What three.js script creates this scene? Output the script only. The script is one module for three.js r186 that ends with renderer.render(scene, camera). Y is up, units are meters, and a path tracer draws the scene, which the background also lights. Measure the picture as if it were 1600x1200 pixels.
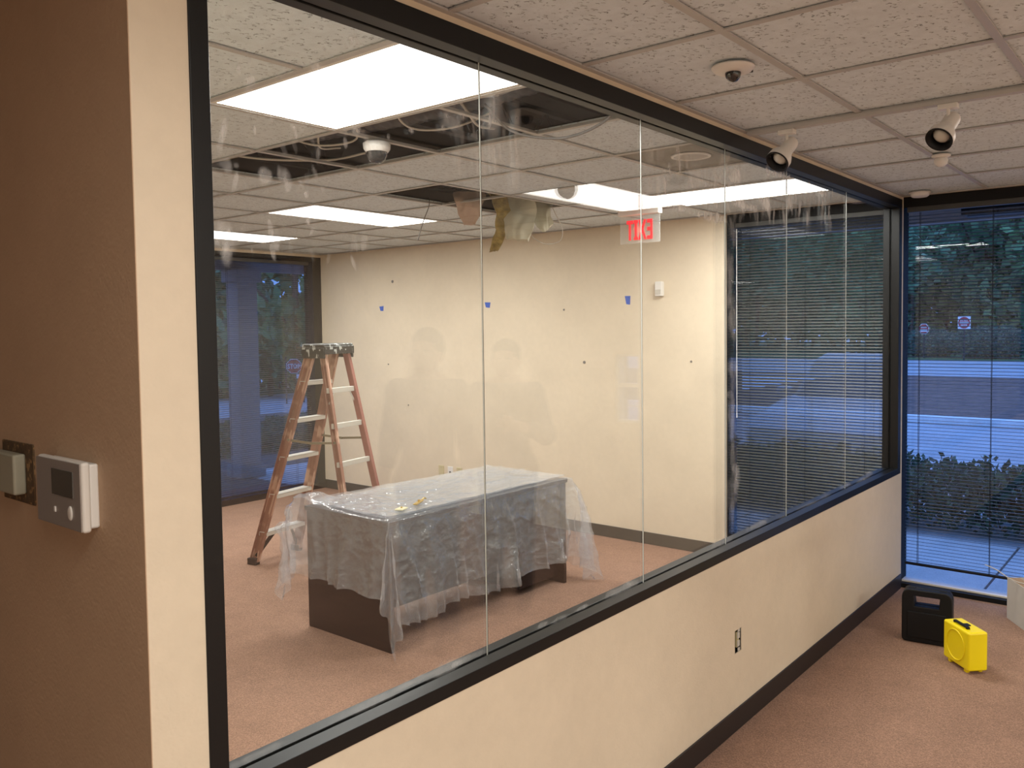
import * as THREE from 'three';
import { RoundedBoxGeometry } from 'three/addons/geometries/RoundedBoxGeometry.js';
import { mergeGeometries, mergeVertices, toCreasedNormals } from 'three/addons/utils/BufferGeometryUtils.js';
import { MarchingCubes } from 'three/addons/objects/MarchingCubes.js';
import { RectAreaLightUniformsLib } from 'three/addons/lights/RectAreaLightUniformsLib.js';
import { FontLoader } from 'three/addons/loaders/FontLoader.js';
import { TextGeometry } from 'three/addons/geometries/TextGeometry.js';

// ---------------------------------------------------------------- camera, sky, lights
const scene = new THREE.Scene();
const renderer = new THREE.WebGLRenderer({ antialias: true });
renderer.toneMapping = THREE.LinearToneMapping;
renderer.toneMappingExposure = 1.0;
renderer.shadowMap.enabled = true;
RectAreaLightUniformsLib.init();

const FOCAL = 1311.76;
const camera = new THREE.PerspectiveCamera(2 * Math.atan(600 / FOCAL) * 180 / Math.PI, 4 / 3, 0.05, 400);
{
  const yaw = 0.9037, pitch = 0.04464, roll = -0.01132;
  const fw = new THREE.Vector3(Math.sin(yaw) * Math.cos(pitch), -Math.sin(pitch), -Math.cos(yaw) * Math.cos(pitch));
  const r0 = new THREE.Vector3(Math.cos(yaw), 0, Math.sin(yaw));
  const u0 = new THREE.Vector3().crossVectors(r0, fw);
  const r = r0.clone().multiplyScalar(Math.cos(roll)).addScaledVector(u0, Math.sin(roll));
  const u = r0.clone().multiplyScalar(-Math.sin(roll)).addScaledVector(u0, Math.cos(roll));
  camera.position.set(0, 1.8117, 1.6304);
  camera.quaternion.setFromRotationMatrix(new THREE.Matrix4().makeBasis(r, u, fw.clone().negate()));
  camera.setViewOffset(1600, 1200, -55.5, 29.9, 1600, 1200);
}
scene.add(camera);
scene.background = new THREE.Color().setRGB(0.40, 0.82, 2.2);   // even blue dusk sky
const PANEL_LIGHT = new THREE.Color().setRGB(1.0, 0.985, 0.95);
const PANEL_WARM = new THREE.Color().setRGB(1.0, 0.965, 0.90);
const LIGHT_B = 25.0, LIGHT_A = [5.5, 12, 46];   // radiance of the ceiling panels in the glazed room and the near room

// ---------------------------------------------------------------- helpers
let seed = 12345;
const rnd = () => { seed = (seed * 1664525 + 1013904223) >>> 0; return seed / 4294967296; };
const rr = (a, b) => a + (b - a) * rnd();
const V = (x, y, z) => new THREE.Vector3(x, y, z);
const taken = {};
function numbered(n) { const k = taken[n] = (taken[n] ?? -1) + 1; return k ? `${n}_${String(k).padStart(3, '0')}` : n; }
function hash(x, y, s) { let h = Math.imul(x, 374761393) + Math.imul(y, 668265263) + Math.imul(s, 2246822519); h = Math.imul(h ^ (h >>> 13), 1274126177); return ((h ^ (h >>> 16)) >>> 0) / 4294967296; }
function vnoise(x, y, per, s) {
  const xi = Math.floor(x), yi = Math.floor(y), fx = x - xi, fy = y - yi;
  const w = (i) => ((i % per) + per) % per, q = (t) => t * t * (3 - 2 * t);
  const a = hash(w(xi), w(yi), s), b = hash(w(xi + 1), w(yi), s), c = hash(w(xi), w(yi + 1), s), d = hash(w(xi + 1), w(yi + 1), s);
  const u = q(fx), v = q(fy);
  return a + (b - a) * u + (c - a) * v + (a - b - c + d) * u * v;
}
function fbm(x, y, per, s, oct = 4) { let t = 0, a = 0.5, n = 0; for (let o = 0; o < oct; o++) { t += a * vnoise(x, y, per, s + o); n += a; x *= 2; y *= 2; per *= 2; a *= 0.5; } return t / n; }
function noise3(x, y, z) { return fbm(x + z * 0.71 + 40, y + z * 0.43 + 40, 4096, 7, 3) * 2 - 1; }
function dataTex(w, h, f, srgb, rep = 1) {
  const d = new Uint8Array(w * h * 4);
  for (let j = 0; j < h; j++) for (let i = 0; i < w; i++) { const c = f(i / w, j / h, i, j), k = (j * w + i) * 4; d[k] = c[0]; d[k + 1] = c[1]; d[k + 2] = c[2]; d[k + 3] = 255; }
  const t = new THREE.DataTexture(d, w, h, THREE.RGBAFormat);
  if (srgb) t.colorSpace = THREE.SRGBColorSpace;
  t.magFilter = THREE.LinearFilter; t.minFilter = THREE.LinearMipmapLinearFilter; t.generateMipmaps = true;
  t.wrapS = t.wrapT = THREE.RepeatWrapping; t.repeat.set(rep, rep); t.needsUpdate = true;
  return t;
}
const lin = (r, g, b) => new THREE.Color().setRGB(r, g, b);
function std(o) { return new THREE.MeshStandardMaterial(o); }
function phys(o) { return new THREE.MeshPhysicalMaterial(o); }
function worldUV(g) {            // uv in metres, by the main axis of each normal
  const p = g.attributes.position, n = g.attributes.normal, uv = new Float32Array(p.count * 2);
  for (let i = 0; i < p.count; i++) {
    const ax = Math.abs(n.getX(i)), ay = Math.abs(n.getY(i)), az = Math.abs(n.getZ(i));
    const [a, b] = ay >= ax && ay >= az ? [p.getX(i), p.getZ(i)] : ax >= az ? [p.getZ(i), p.getY(i)] : [p.getX(i), p.getY(i)];
    uv[2 * i] = a; uv[2 * i + 1] = b;
  }
  g.setAttribute('uv', new THREE.BufferAttribute(uv, 2));
  return g;
}
const bx = (x0, x1, y0, y1, z0, z1) => worldUV(new THREE.BoxGeometry(x1 - x0, y1 - y0, z1 - z0).translate((x0 + x1) / 2, (y0 + y1) / 2, (z0 + z1) / 2));
const rbx = (x0, x1, y0, y1, z0, z1, r = 0.004, s = 2) => worldUV(new RoundedBoxGeometry(x1 - x0, y1 - y0, z1 - z0, s, Math.min(r, (x1 - x0) / 2.02, (y1 - y0) / 2.02, (z1 - z0) / 2.02)).translate((x0 + x1) / 2, (y0 + y1) / 2, (z0 + z1) / 2));
function merge(gs) { return mergeGeometries(gs.map((g) => { const q = g.index ? g.toNonIndexed() : g; for (const k of Object.keys(q.attributes)) if (!['position', 'normal', 'uv'].includes(k)) q.deleteAttribute(k); return q; })); }
function mesh(name, g, m) { if (Array.isArray(g)) g = g.length > 1 ? merge(g) : g[0]; const o = new THREE.Mesh(g, m); o.name = name; o.castShadow = o.receiveShadow = true; return o; }
function part(name, g, m, parent, label) { const o = mesh(name, g, m); if (label) o.userData.label = label; parent.add(o); return o; }
function struct(name, g, m, label, category) { const o = g ? mesh(numbered(name), g, m) : new THREE.Group(); o.name = o.name || numbered(name); o.userData.kind = 'structure'; if (label) o.userData.label = label; if (category) o.userData.category = category; scene.add(o); return o; }
function thing(name, label, category, pos = [0, 0, 0], turn = 0, group) { const o = new THREE.Group(); o.name = numbered(name); o.position.set(...pos); o.rotation.y = turn; o.userData = { label, category }; if (group) o.userData.group = group; scene.add(o); return o; }
function single(name, g, m, label, category, pos, turn = 0, group) { const o = mesh(numbered(name), g, m); if (pos) o.position.set(...pos); o.rotation.y = turn; o.userData = { label, category }; if (group) o.userData.group = group; scene.add(o); return o; }
function bar(a, b, w, d, r = 0.003, up = V(0, 1, 0)) {   // rounded bar between two points
  const L = a.distanceTo(b), g = new RoundedBoxGeometry(w, L, d, 2, r), dir = b.clone().sub(a).normalize();
  const z = new THREE.Vector3().crossVectors(up.clone().cross(dir).lengthSq() < 1e-6 ? V(1, 0, 0) : up, dir).normalize();
  const x = new THREE.Vector3().crossVectors(dir, z).normalize();
  g.applyMatrix4(new THREE.Matrix4().makeBasis(x, dir, z).setPosition(a.clone().add(b).multiplyScalar(0.5)));
  return g;
}
function tube(pts, r, seg = 40, rs = 8) { return new THREE.TubeGeometry(new THREE.CatmullRomCurve3(pts.map((p) => V(...p))), seg, r, rs, false); }
function lathe(pts, seg = 32) { return new THREE.LatheGeometry(pts.map((p) => new THREE.Vector2(p[0], p[1])), seg); }

// ---------------------------------------------------------------- room dimensions
const XF = 5.946, ZB = -6.314, H = 2.661, X0 = 0.79;       // facade, rear window wall, ceiling, left end of partition
const XA = -4.2, ZA = 7.0, XC = -1.3, TOP = 3.45;          // near room and corridor bounds, top of outer walls
const GA = 2.255, GB = 2.31, GZ = -0.10, T = 0.6096;       // ceiling grids

// ---------------------------------------------------------------- materials
const paintBump = dataTex(256, 256, (u, v) => { const n = 255 * fbm(u * 48, v * 48, 48, 3, 3); return [n, n, n]; }, false, 3);
const paintMap = dataTex(512, 512, (u, v) => { const n = 236 + 14 * fbm(u * 6, v * 6, 6, 9, 5) + 5 * fbm(u * 60, v * 60, 60, 4, 2); return [n, n, n]; }, true, 0.6);
const M = {};
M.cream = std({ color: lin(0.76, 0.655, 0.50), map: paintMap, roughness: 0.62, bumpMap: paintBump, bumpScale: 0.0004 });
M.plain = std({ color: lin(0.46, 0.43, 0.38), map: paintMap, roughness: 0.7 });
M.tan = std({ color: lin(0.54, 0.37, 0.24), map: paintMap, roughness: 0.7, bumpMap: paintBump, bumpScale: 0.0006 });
M.carpet = std({ color: 0xffffff, roughness: 1,
  map: dataTex(1024, 1024, (u, v, i, j) => { const n = 0.6 * fbm(u * 256, v * 256, 256, 11, 2) + 0.25 * hash(i, j, 5) + 0.16 * fbm(u * 10, v * 10, 10, 15, 4), k = 0.70 + 0.60 * n; const s = hash(i >> 1, j >> 1, 31) > 0.93 ? 1.16 : 1; return [154 * k * s, 121 * k * s, 101 * k * s].map((x) => Math.min(255, x)); }, true, 0.9),
  bumpMap: dataTex(512, 512, (u, v, i, j) => { const n = 255 * (0.5 * fbm(u * 128, v * 128, 128, 11, 2) + 0.5 * hash(i, j, 5)); return [n, n, n]; }, false, 2), bumpScale: 0.004 });
M.black = phys({ color: lin(0.006, 0.006, 0.0065), roughness: 0.6, specularIntensity: 0.5 });
M.alu = phys({ color: lin(0.006, 0.0062, 0.0065), roughness: 0.4, specularIntensity: 0.7 });
M.base = std({ color: lin(0.018, 0.014, 0.014), roughness: 0.45 });
M.whiteMetal = std({ color: lin(0.72, 0.68, 0.62), roughness: 0.45 });
M.grid = std({ color: lin(0.47, 0.46, 0.44), roughness: 0.5 });
const fiss = (() => {
  const W = 1024, a = new Float32Array(W * W);
  for (let k = 0; k < 1900; k++) {
    let x = rnd() * W, y = rnd() * W; const L = rr(3, 15) * (rnd() < 0.15 ? 1.7 : 1), an = rr(-0.5, 0.5) + (rnd() < 0.25 ? 1.2 : 0), w = rr(0.7, 2.1), dp = rr(0.35, 1);
    for (let s = 0; s < L; s++) { x += Math.cos(an + Math.sin(s * 0.4)) ; y += Math.sin(an + Math.sin(s * 0.4));
      for (let j = -2; j <= 2; j++) for (let i = -2; i <= 2; i++) { const q = ((Math.round(y) + j + W) % W) * W + (Math.round(x) + i + W) % W; a[q] = Math.max(a[q], dp * Math.max(0, 1 - Math.hypot(i, j) / (w + 0.6))); } }
  }
  for (let k = 0; k < 9000; k++) { const q = Math.floor(rnd() * W * W); a[q] = Math.max(a[q], rr(0.2, 0.6)); }
  return a;
})();
const tileTex = dataTex(1024, 1024, (u, v, i, j) => { const f = fiss[j * 1024 + i], n = 0.93 + 0.07 * fbm(u * 40, v * 40, 40, 21, 3), k = n * (1 - 0.55 * f); return [222 * k, 232 * k, 238 * k]; }, true, 1 / 1.15);
const tileBump = dataTex(1024, 1024, (u, v, i, j) => { const n = 255 * (1 - fiss[j * 1024 + i]) * (0.9 + 0.1 * fbm(u * 90, v * 90, 90, 2, 2)); return [n, n, n]; }, false, 1 / 1.15);
M.tile = std({ color: 0xffffff, map: tileTex, bumpMap: tileBump, bumpScale: 0.002, roughness: 0.95 });
M.tileGrey = std({ color: lin(0.30, 0.29, 0.25), roughness: 0.9 });
M.diffuser = std({ color: 0xffffff, emissive: PANEL_LIGHT, emissiveIntensity: 2.2, roughness: 0.5 });
M.glass = phys({ color: lin(0.99, 1.0, 0.99), roughness: 0.0, transmission: 1, thickness: 0, ior: 1.5 });
M.tint = phys({ color: lin(0.90, 0.93, 0.94), roughness: 0.0, transmission: 1, thickness: 0, ior: 1.5 });
M.tintDark = phys({ color: lin(0.66, 0.69, 0.71), roughness: 0.0, transmission: 1, thickness: 0, ior: 1.5 });
M.deck = std({ color: lin(0.03, 0.031, 0.034), roughness: 0.9 });
M.steel = std({ color: lin(0.06, 0.062, 0.066), roughness: 0.55, metalness: 0.4 });
M.duct = std({ color: lin(0.05, 0.055, 0.062), roughness: 0.35, metalness: 0.2 });
const fibreTex = dataTex(256, 256, (u, v, i, j) => { const n = 0.6 + 0.5 * fbm(u * 24, v * 24, 24, 6, 4) + 0.12 * hash(i, j, 8); return [205 * n, 182 * n, 112 * n].map((x) => Math.min(255, x)); }, true, 2);
M.fibre = std({ color: lin(0.62, 0.62, 0.62), map: fibreTex, roughness: 1 });
M.kraft = std({ color: lin(0.62, 0.60, 0.47), map: paintMap, roughness: 0.8 });
M.cableW = std({ color: lin(0.55, 0.52, 0.46), roughness: 0.5 });
M.cableG = std({ color: lin(0.16, 0.15, 0.14), roughness: 0.5 });
M.slatDark = std({ color: lin(0.05, 0.05, 0.048), roughness: 0.42 });
M.slatGrey = std({ color: lin(0.04, 0.04, 0.036), roughness: 0.45 });
M.plasticBlack = phys({ color: lin(0.007, 0.007, 0.008), roughness: 0.5, specularIntensity: 0.6 });
M.yellow = std({ color: lin(0.97, 0.77, 0.004), roughness: 0.38 });
M.white = std({ color: lin(0.75, 0.73, 0.69), roughness: 0.4 });

// ---------------------------------------------------------------- the setting
struct('floor', bx(XA, XF + 0.2, -0.06, 0, ZB - 0.2, ZA), M.carpet, 'brown cut pile carpet floor', 'floor');

{ // low partition wall with the cut-out outlet, the pier at its left end, the strip above the glazing
  const s = new THREE.Shape([[X0, 0], [XF + 0.02, 0], [XF + 0.02, 0.795], [X0, 0.795]].map((p) => new THREE.Vector2(...p)));
  s.holes.push(new THREE.Path([[3.395, 0.348], [3.395, 0.452], [3.462, 0.452], [3.462, 0.348]].map((p) => new THREE.Vector2(...p))));
  const low = worldUV(new THREE.ExtrudeGeometry(s, { depth: 0.1, bevelEnabled: false }).translate(0, 0, -0.1));
  struct('wall_partition', [low, bx(X0, 0.909, 0.795, H + 0.1, -0.1, 0), bx(0.909, XF + 0.02, 2.64, H + 0.1, -0.1, 0), bx(5.925, XF + 0.02, 0.795, 2.64, -0.1, 0)], M.cream, 'cream low partition wall carrying the black framed glazing', 'wall');
}
struct('baseboard_partition', rbx(X0, XF, 0, 0.1, 0.0, 0.008, 0.003), M.base, 'dark vinyl baseboard along the low partition wall', 'baseboard');
struct('baseboard_rear', rbx(0.91, XF, 0, 0.1, -0.108, -0.1, 0.003), M.base);
const wallLeft = struct('wall_left', bx(X0, 0.909, 0, H + 0.1, ZB, -0.1), M.cream, 'tan wall of the dim passage at the left', 'wall');
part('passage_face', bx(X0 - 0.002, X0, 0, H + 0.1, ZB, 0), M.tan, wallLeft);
const facade = struct('wall_right', [bx(XF, XF + 0.2, 0, TOP, ZB - 0.2, -1.3), bx(XF, XF + 0.2, 2.66, TOP, -1.3, 1.3), bx(XF, XF + 0.2, 0, TOP, 1.3, 1.98), bx(XF, XF + 0.2, 0, 1.0, 1.98, 2.22), bx(XF, XF + 0.2, 1.58, TOP, 1.98, 2.22), bx(XF, XF + 0.2, 0, TOP, 2.22, ZA + 0.2)], M.cream, 'cream end wall with blue tape dabs and wall plates', 'wall');
for (const [y, z, r] of [[2.31, -5.11, 0.014], [1.966, -2.86, 0.008], [1.504, -2.643, 0.012], [1.527, -1.598, 0.008], [1.44, -5.2, 0.007], [1.02, -4.9, 0.006]])
  part('wall_anchor', new THREE.CylinderGeometry(r, r * 1.2, 0.006, 10).rotateZ(Math.PI / 2).translate(XF - 0.002, y, z), M.cableG, facade, 'small dark screw anchor left in the wall');
struct('baseboard_right', rbx(XF - 0.008, XF, 0, 0.1, ZB, -1.3, 0.003), M.base, 'dark vinyl baseboard under the cream end wall', 'baseboard');
struct('wall_back', [bx(XA, 3.0, 0, TOP, ZB - 0.2, ZB), bx(3.0, XF, 2.63, TOP, ZB - 0.2, ZB)], M.cream);
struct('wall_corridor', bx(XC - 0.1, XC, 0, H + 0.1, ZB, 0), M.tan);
struct('wall_front', [bx(XA, XC, 0, H + 0.1, -0.1, 0)], M.cream);
struct('wall_near', [bx(XA, XF + 0.2, 0, TOP, ZA, ZA + 0.2)], M.plain);
struct('wall_side', [bx(XA - 0.2, XA, 0, TOP, ZB - 0.2, ZA + 0.2)], M.plain);

// window_1: frameless jointed glass in a black channel frame, on the partition
const win1 = struct('window_1', null, null, 'long interior window of butt-jointed glass panes in a black frame', 'window');
const GZP = -0.053;
part('frame_sill', [rbx(0.909, 5.925, 0.795, 0.835, -0.047, 0.004, 0.002), rbx(0.909, 5.925, 0.795, 0.835, -0.1, -0.059, 0.002), bx(0.909, 5.925, 0.795, 0.82, -0.06, -0.046)], M.alu, win1);
part('frame_head', [rbx(0.909, 5.925, 2.58, 2.64, -0.047, 0.004, 0.002), rbx(0.909, 5.925, 2.58, 2.64, -0.1, -0.059, 0.002), bx(0.909, 5.925, 2.6, 2.64, -0.06, -0.046)], M.alu, win1);
part('frame_jamb', [rbx(0.909, 0.952, 0.835, 2.58, -0.047, 0.004, 0.002), rbx(0.909, 0.952, 0.835, 2.58, -0.1, -0.059, 0.002), bx(0.909, 0.94, 0.835, 2.58, -0.06, -0.046)], M.alu, win1);
part('frame_jamb', [rbx(5.86, 5.925, 0.835, 2.58, -0.047, 0.004, 0.002), rbx(5.86, 5.925, 0.835, 2.58, -0.1, -0.059, 0.002), bx(5.88, 5.925, 0.835, 2.58, -0.06, -0.046)], M.alu, win1);
{
  // smears and hand marks left on the glass
  const W = 2048, Hh = 730, a = new Float32Array(W * Hh), gx0 = 0.93, gx1 = 5.89, gy0 = 0.82, gy1 = 2.6;
  const blot = (x, y, rx, ry, amt, an = 0) => {
    const px = (x - gx0) / (gx1 - gx0) * W, py = (y - gy0) / (gy1 - gy0) * Hh, sx = rx / (gx1 - gx0) * W, sy = ry / (gy1 - gy0) * Hh, R = Math.ceil(Math.max(sx, sy) * 1.3), c = Math.cos(an), s = Math.sin(an), sd = Math.floor(rnd() * 1000);
    for (let j = Math.max(0, Math.floor(py - R)); j <= Math.min(Hh - 1, py + R); j++) for (let i = Math.max(0, Math.floor(px - R)); i <= Math.min(W - 1, px + R); i++) {
      const dx = i - px, dy = j - py, u = (dx * c + dy * s) / sx, v = (-dx * s + dy * c) / sy, d = Math.hypot(u, v) + 0.9 * (fbm(i * 0.09, j * 0.05, 4096, sd, 3) - 0.5);
      if (d < 1) a[j * W + i] = Math.min(0.75, a[j * W + i] + amt * Math.min(1, (1 - d) * 2) * (0.25 + 1.1 * fbm(i * 0.22, j * 0.06, 4096, sd + 9, 3)));
    }
  };
  // [x, y, half width, half height] on the glass, in metres
  const dabs = [[1.156, 2.167, 0.0235, 0.0305], [1.11, 2.16, 0.0198, 0.021], [1.015, 2.166, 0.0193, 0.0205], [1.007, 2.236, 0.0112, 0.0526], [1.05, 2.382, 0.0081, 0.0177], [1.08, 2.363, 0.0148, 0.0179], [1.127, 2.299, 0.005, 0.0181], [1.085, 2.256, 0.0049, 0.0134], [1.252, 2.436, 0.0241, 0.0188], [1.359, 2.527, 0.0107, 0.0226], [1.185, 2.281, 0.0101, 0.0123], [1.008, 2.013, 0.0289, 0.038], [1.009, 1.975, 0.0161, 0.0322], [1.119, 2.039, 0.0066, 0.0301], [1.22, 2.065, 0.0085, 0.0093], [1.124, 1.987, 0.0066, 0.0211], [1.216, 2.13, 0.0085, 0.0093], [1.034, 2.136, 0.0065, 0.0265], [1.372, 2.306, 0.0161, 0.0146], [1.336, 2.269, 0.0088, 0.0145], [1.412, 2.265, 0.0054, 0.0263], [1.476, 2.308, 0.0074, 0.0101], [1.555, 2.338, 0.0132, 0.0086], [1.713, 2.392, 0.0397, 0.0252], [1.752, 2.414, 0.0201, 0.0182], [1.904, 2.503, 0.0168, 0.0076], [1.888, 2.443, 0.0377, 0.0761], [1.675, 2.368, 0.0118, 0.0143]];
  for (const [x, y, rx, ry] of dabs) blot(x, y, rx, ry, 0.26, rr(-0.3, 0.3));
  const wipes = [[3.491, 2.478, 0.1034, 0.0352], [3.275, 2.273, 0.1963, 0.0251], [4.124, 2.424, 0.0595, 0.0541], [2.999, 2.285, 0.1145, 0.0208], [3.835, 2.393, 0.0489, 0.0381], [4.026, 2.549, 0.2186, 0.0199], [4.598, 2.531, 0.0736, 0.0298], [3.589, 2.355, 0.1454, 0.021]];
  for (const [x, y, rx, ry] of wipes) blot(x, y, rx, ry, rr(0.4, 0.55));
  for (let k = 0; k < 110; k++) { const x = rr(2.75, 4.75), y = 2.3 + (x - 2.75) * 0.06 + rr(-0.04, 0.17); if (y < 2.57) blot(x, y, rr(0.008, 0.035), rr(0.03, 0.11), rr(0.08, 0.3), rr(-0.3, 0.3)); }
  for (let k = 0; k < 60; k++) blot(rr(0.98, 1.46), rr(1.97, 2.53), rr(0.004, 0.012), rr(0.006, 0.03), rr(0.06, 0.25), rr(-0.6, 0.6));
  for (let k = 0; k < 40; k++) blot(rr(1.7, 2.0), rr(2.25, 2.5), rr(0.004, 0.02), rr(0.015, 0.06), rr(0.04, 0.16), rr(-0.2, 0.2));
  for (let k = 0; k < 30; k++) blot(rr(3.44, 3.51), rr(0.95, 2.32), rr(0.02, 0.05), rr(0.02, 0.09), rr(0.05, 0.16));
  for (let k = 0; k < 24; k++) blot(rr(1, 5.8), rr(0.835, 0.86), rr(0.02, 0.15), rr(0.006, 0.02), rr(0.1, 0.25));
  const trans = dataTex(W, Hh, (u, v, i, j) => { const n = 255 * (1 - a[j * W + i]); return [n, n, n]; }, false, 1);
  trans.wrapS = trans.wrapT = THREE.ClampToEdgeWrapping;
  const gm = phys({ color: lin(0.985, 0.995, 0.985), roughness: 0.0, transmission: 1, transmissionMap: trans, thickness: 0, ior: 1.5 });
  const joints = [0.944, 1.830, 2.7155, 3.412, 4.099, 4.984, 5.874];
  const M_edge = std({ color: lin(0.5, 0.52, 0.49), roughness: 0.25 });
  for (let k = 0; k + 1 < joints.length; k++) {
    const x0 = joints[k] + 0.0018, x1 = joints[k + 1] - 0.0018, g = new THREE.PlaneGeometry(x1 - x0, 1.78).translate((x0 + x1) / 2, 1.71, GZP + 0.005), p = g.attributes.position, uv = g.attributes.uv;
    for (let i = 0; i < 4; i++) uv.setXY(i, (p.getX(i) - gx0) / (gx1 - gx0), (p.getY(i) - gy0) / (gy1 - gy0));
    const pane = part('glass_pane', g, gm, win1);
    part('pane_back_face', new THREE.PlaneGeometry(x1 - x0, 1.78).rotateY(Math.PI).translate((x0 + x1) / 2, 1.71, GZP - 0.005), M.glass, pane);
    if (k) { part('joint_bead', bx(joints[k] - 0.0016, joints[k] - 0.0004, 0.82, 2.6, GZP - 0.0015, GZP + 0.0025), M_edge, win1); part('joint_bead', bx(joints[k] - 0.0004, joints[k] + 0.0018, 0.82, 2.6, GZP - 0.003, GZP + 0.002), M.black, win1); }
  }
}

// window_2: corner facade glazing, seen from both rooms; window_3: rear glazing; window_4: narrow light beside
function glazing(name, label, make) { const w = struct(name, null, null, label, 'window'); make(w); return w; }
glazing('window_2', 'tall facade window with black frame behind the mini blinds', (w) => {
  const x = 6.06;
  part('frame_head', rbx(XF + 0.03, XF + 0.17, 2.59, 2.66, -1.3, 1.3, 0.003), M.black, w);
  part('frame_sill', rbx(XF + 0.02, XF + 0.17, 0, 0.032, -1.3, 1.3, 0.003), M.black, w);
  part('glazing_bead', rbx(XF + 0.06, XF + 0.15, 0.032, 0.046, -1.3, 1.3, 0.003), M.whiteMetal, w);
  for (const [a, b] of [[-1.3, -1.24], [-0.09, -0.005], [1.24, 1.3]]) part('frame_post', rbx(XF + 0.02, XF + 0.17, 0.032, 2.6, a, b, 0.003), M.black, w);
  for (const [a, b] of [[-1.24, -0.09], [-0.005, 1.24]]) part('glass_pane', bx(x, x + 0.008, 0.04, 2.6, a, b), M.tint, w);
});
glazing('window_3', 'wide dark-framed window at the far left of the glazed room', (w) => {
  part('frame_head', rbx(3.0, XF, 2.58, 2.661, ZB - 0.17, ZB - 0.005, 0.003), M.black, w);
  part('frame_sill', rbx(3.0, XF, 0, 0.06, ZB - 0.17, ZB - 0.005, 0.003), M.black, w);
  for (const [a, b] of [[3.0, 3.07], [4.42, 4.48], [5.835, XF]]) part('frame_post', rbx(a, b, 0.06, 2.6, ZB - 0.17, ZB - 0.005, 0.003), M.black, w);
  for (const [a, b] of [[3.07, 4.42], [4.48, 5.835]]) part('glass_pane', bx(a, b, 0.06, 2.58, ZB - 0.13, ZB - 0.122), M.tintDark, w);
});
glazing('window_4', 'narrow light in the end wall of the near room', (w) => {
  part('frame', [bx(XF + 0.02, XF + 0.12, 1.0, 1.02, 1.98, 2.22), bx(XF + 0.02, XF + 0.12, 1.56, 1.58, 1.98, 2.22), bx(XF + 0.02, XF + 0.12, 1.02, 1.56, 1.98, 2.0), bx(XF + 0.02, XF + 0.12, 1.02, 1.56, 2.2, 2.22), bx(XF + 0.02, XF + 0.12, 1.3, 1.33, 2.0, 2.2)], M.white, w);
  part('glass_pane', bx(XF + 0.07, XF + 0.076, 1.02, 1.56, 2.0, 2.2), M.glass, w);
});

// ceilings: lay-in tiles, grid bars
const tileCache = {};
function tileGeo(w, d) { const v = Math.floor(rnd() * 4), k = `${w.toFixed(3)}_${d.toFixed(3)}_${v}`; if (!tileCache[k]) { const g = rbx(-w / 2, w / 2, 0, 0.016, -d / 2, d / 2, 0.002, 1), uv = g.attributes.uv; for (let i = 0; i < uv.count; i++) uv.setXY(i, uv.getX(i) + v * 0.37, uv.getY(i) + v * 0.53); tileCache[k] = g; } return tileCache[k]; }
function ceiling(label, x0, x1, z0, z1, gx, lamps, skip, grey) {
  const c = struct('ceiling', null, null, label, 'ceiling');
  const cuts = (a, b, o) => { const r = [a]; for (let k = Math.ceil((a - o) / T); o + k * T < b; k++) if (o + k * T > a + 0.05 && o + k * T < b - 0.05) r.push(o + k * T); r.push(b); return r; };
  const xs = cuts(x0, x1, gx), zs = cuts(z0, z1, GZ);
  for (let i = 0; i + 1 < xs.length; i++) for (let k = 0; k + 1 < zs.length; k++) {
    const cx = (xs[i] + xs[i + 1]) / 2, cz = (zs[k] + zs[k + 1]) / 2;
    if (skip(cx, cz)) continue;
    const t = part('ceiling_tile', tileGeo(xs[i + 1] - xs[i] - 0.005, zs[k + 1] - zs[k] - 0.005), grey && grey(cx, cz) ? M.tileGrey : M.tile, c);
    t.position.set(cx, H + 0.005 + rr(0, 0.0015), cz); t.rotation.set(rr(-0.0015, 0.0015), 0, rr(-0.0015, 0.0015));
  }
  const runs = (cuts2, hit) => { const r = []; let a = null; for (let k = 0; k + 1 < cuts2.length; k++) { const m = (cuts2[k] + cuts2[k + 1]) / 2; if (hit(m)) { if (a !== null) r.push([a, cuts2[k]]); a = null; } else if (a === null) a = cuts2[k]; } if (a !== null) r.push([a, cuts2[cuts2.length - 1]]); return r; };
  for (const x of xs.slice(1, -1)) for (const [a, b] of runs(zs, (z) => lamps(x, z))) part('grid_bar', [bx(x - 0.012, x + 0.012, H - 0.002, H + 0.003, a, b), bx(x - 0.002, x + 0.002, H + 0.003, H + 0.013, a, b)], M.grid, c);
  for (const z of zs.slice(1, -1)) for (const [a, b] of runs(xs, (x) => lamps(x, z))) part('grid_bar', [bx(a, b, H - 0.0025, H + 0.0025, z - 0.012, z + 0.012), bx(a, b, H + 0.003, H + 0.013, z - 0.002, z + 0.002)], M.grid, c);
  part('wall_angle', [bx(x0, x1, H - 0.003, H + 0.003, z0, z0 + 0.02), bx(x0, x1, H - 0.003, H + 0.003, z1 - 0.02, z1), bx(x0, x0 + 0.02, H - 0.003, H + 0.003, z0, z1), bx(x1 - 0.02, x1, H - 0.003, H + 0.003, z0, z1)], M.grid, c);
  return c;
}
const inR = (x, z, a, b, c, d) => x > a && x < b && z > c && z < d;
const gb = (i) => GB + i * T, gz = (k) => GZ - k * T, ga = (i) => GA + i * T, gzA = (k) => GZ + k * T;
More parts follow.
